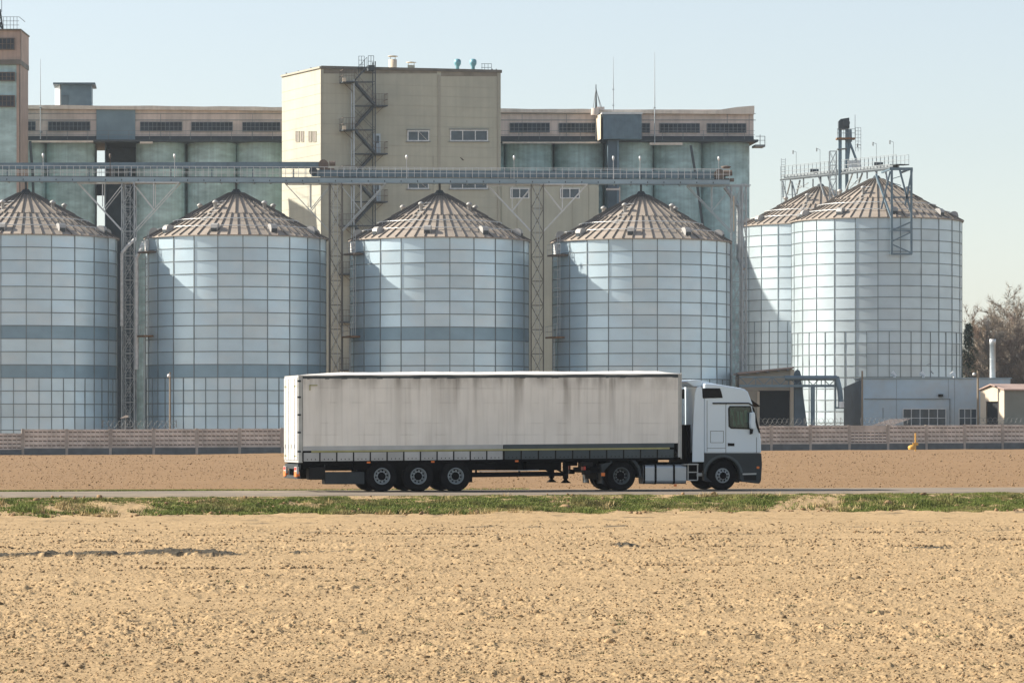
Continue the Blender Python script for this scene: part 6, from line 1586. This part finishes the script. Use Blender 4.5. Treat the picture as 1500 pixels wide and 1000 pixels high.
# ------------------------------------------------------------ trees on the right
def bare_tree(px, Y, top, spread, label, seed, twigm):
    rn = random.Random(seed); x = PX(px, Y); zt = PZ(top, Y)
    t = thing('bare_tree', label, 'tree', (x, Y, 0), 0, 'bare trees behind the workshop')
    tr = MB(); cr_ = MB()
    trunk_pts = [Vector((x, Y, 0))]; hN = 6
    for k in range(1, hN + 1): trunk_pts.append(Vector((x + rn.gauss(0, .25)*k*.4, Y + rn.gauss(0, .25)*k*.4, zt*.8*k/hN)))
    for k in range(hN): tr.tube(trunk_pts[k], trunk_pts[k+1], .26*(1 - k/hN*.75), .26*(1 - (k+1)/hN*.75), 7, cap=False)
    def twig(p, d_, ln, w_):
        q = p + d_*ln; s_ = d_.cross(Vector((rn.uniform(-1,1), rn.uniform(-1,1), rn.uniform(-1,1)))).normalized()*w_
        cr_.raw([p - s_, p + s_, q], [(0,1,2)], 0, rn.uniform(.7, 1.35))
        return q
    def grow(p, d_, ln, w_, lev):
        n_ = 3; pts = [p]; dd_ = d_.copy()
        for k in range(n_):
            dd_ = (dd_ + Vector((rn.gauss(0,.16), rn.gauss(0,.16), rn.gauss(.07,.12)))).normalized(); pts.append(pts[-1] + dd_*ln/n_)
        for k in range(n_): cr_.tube(pts[k], pts[k+1], w_*(1-k/n_*.6), w_*(1-(k+1)/n_*.6), 3, cap=False, t=rn.uniform(.7, 1.2))
        if lev == 0:
            for k in range(1, n_+1):
                for _ in range(10):
                    d2 = (dd_ + Vector((rn.gauss(0,.7), rn.gauss(0,.7), rn.gauss(.25,.5)))).normalized()
                    q = twig(pts[k], d2, rn.uniform(.5, 1.3), .030)
                    d3 = (d2 + Vector((rn.gauss(0,.6), rn.gauss(0,.6), rn.gauss(.2,.4)))).normalized(); twig(pts[k].lerp(q, .5), d3, rn.uniform(.3, .8), .022)
            return
        for k in range(1, n_+1):
            for _ in range(2):
                d2 = (dd_*.7 + Vector((rn.gauss(0,.6), rn.gauss(0,.6), rn.gauss(.3,.35)))).normalized(); grow(pts[k], d2, ln*rn.uniform(.5, .75), w_*.5, lev-1)
    for k in range(22):
        f_ = .12 + .88*(k/21)**.85; i = min(hN-1, int(f_*hN)); p = trunk_pts[i].lerp(trunk_pts[i+1], f_*hN - i)
        an = k*2.4 + rn.uniform(-.5, .5); up = .35 + .6*f_
        d_ = Vector((math.cos(an), math.sin(an), up)).normalized(); grow(p, d_, spread*(1.15 - .55*f_), .075*(1.2 - .6*f_), 1)
    # wood
    grow(trunk_pts[-1], Vector((0, 0, 1)), zt*.2, .06, 1)
    tr.build('trunk', M['bark'], t); cr_.build('crown', twigm, t)
twb = [M['twig'], mat('grey_brown_twigs', (.29, .25, .20), .9, 0, .2, .5), mat('reddish_twigs', (.25, .19, .145), .9, 0, .2, .5)]
trs = [(1462, 462, 442, 4.4, 0, 'bare tree with a tall ragged top behind the chimney'), (1486, 455, 452, 4.2, 1, 'bare brown tree at the right edge behind the garage'), (1441, 470, 466, 3.8, 2, 'bare tree between the dark conifer and the chimney'),
       (1506, 470, 448, 4.4, 2, 'bare tree cut by the right edge of the photo'), (1425, 490, 505, 3.2, 1, 'low bare tree right beside the rightmost silo'), (1474, 490, 470, 4.2, 2, 'reddish bare tree behind the ragged tall one'), (1452, 446, 486, 3.4, 1, 'shorter greyish bare tree in front, left of the chimney'), (1493, 443, 488, 3.4, 2, 'shorter bare tree in front, right of the chimney'), (1433, 474, 488, 3.6, 0, 'slender bare tree just right of the dark conifer'), (1450, 486, 458, 4.0, 0, 'bare tree far behind, left of the ragged tall one'), (1497, 492, 446, 4.2, 1, 'tall bare tree far behind near the right edge')]
for i, (px, Y, top, sp, k, lb_) in enumerate(trs): bare_tree(px, Y, top, sp, lb_, 100 + i, twb[k])
def conifer(px, Y, top, r_, label, seed):
    rn = random.Random(seed); x = PX(px, Y); zt = PZ(top, Y)
    t = thing('conifer_tree', label, 'tree', (x, Y, 0), 0, 'dark conifers behind the right silos')
    mb = MB(); mb.tube((x, Y, 0), (x, Y, zt*.95), .22, .04, 7); mb.build('trunk', M['bark'], t)
    mb = MB()
    for _ in range(5200):
        f_ = rn.random()**.7; z = zt*(.12 + .88*f_); rr = r_*(1 - f_)**.7*rn.uniform(.25, 1)*(1 + .3*math.sin(z*2.2)) + .15
        a_ = rn.uniform(0, 2*PI); p = Vector((x + rr*math.cos(a_), Y + rr*math.sin(a_), z - rr*.25)); d_ = Vector((math.cos(a_) + rn.gauss(0,.4), math.sin(a_) + rn.gauss(0,.4), rn.gauss(-.1,.4))).normalized()
        s_ = d_.cross(Vector((0,0,1))).normalized()*rn.uniform(.05, .14); ln = rn.uniform(.25, .6); mb.raw([p - s_, p + s_, p + d_*ln], [(0,1,2)], 0, rn.uniform(.6, 1.5))
    mb.build('crown', M['needle'], t)
conifer(1419, 452, 474, 2.4, 'dark green conifer beside the edge of the rightmost silo', 5)
conifer(1470, 475, 498, 2.0, 'dark green conifer half hidden by bare branches behind the chimney', 6)
# brushwood at the foot of the trees
n = 26000
Xg = RNG.uniform(PX(1400, 440), PX(1560, 440), n); Yg = RNG.uniform(430, 500, n)
hg = 3.0 + 7.0 * fbm(Xg / 3, Yg / 6, 3, 31)
zb = RNG.uniform(0, 1, n) * hg
v = np.stack([Xg, Yg, zb], 1)
dd_ = np.stack([RNG.normal(0, .45, n), RNG.normal(0, .45, n), RNG.uniform(.5, 1.5, n)], 1)
wv = np.stack([RNG.uniform(.03, .07, n), np.zeros(n), np.zeros(n)], 1)
vv = np.stack([v - wv, v + wv, v + dd_], 1).reshape(-1, 3)
me = bpy.data.meshes.new('brushwood'); me.from_pydata(vv.tolist(), [], np.arange(n*3).reshape(-1, 3).tolist())
at = me.attributes.new('tint', 'FLOAT', 'FACE'); at.data.foreach_set('value', RNG.uniform(.6, 1.4, n).astype(np.float32))
me.materials.append(M['shrub']); o = bpy.data.objects.new('brushwood', me); COL.objects.link(o)
tag(o, 'tangled brown brushwood filling the space under the bare trees', 'brushwood', None, 'stuff')

# ------------------------------------------------------------ air
mb = MB(); mb.box((-1520, -80, -1.7), (1520, 1920, 57.0))
m = bpy.data.materials.new('haze'); m.use_nodes = True; n_, l_ = nodes_of(m); n_.remove(n_['Principled BSDF'])
pv = n_.new('ShaderNodeVolumePrincipled'); pv.inputs['Color'].default_value = (0.80, 0.90, 1.0, 1); pv.inputs['Density'].default_value = 0.0001; pv.inputs['Anisotropy'].default_value = 0.2
l_.new(pv.outputs[0], n_['Material Output'].inputs['Volume'])
o = mb.build('haze', m); tag(o, kind='stuff')
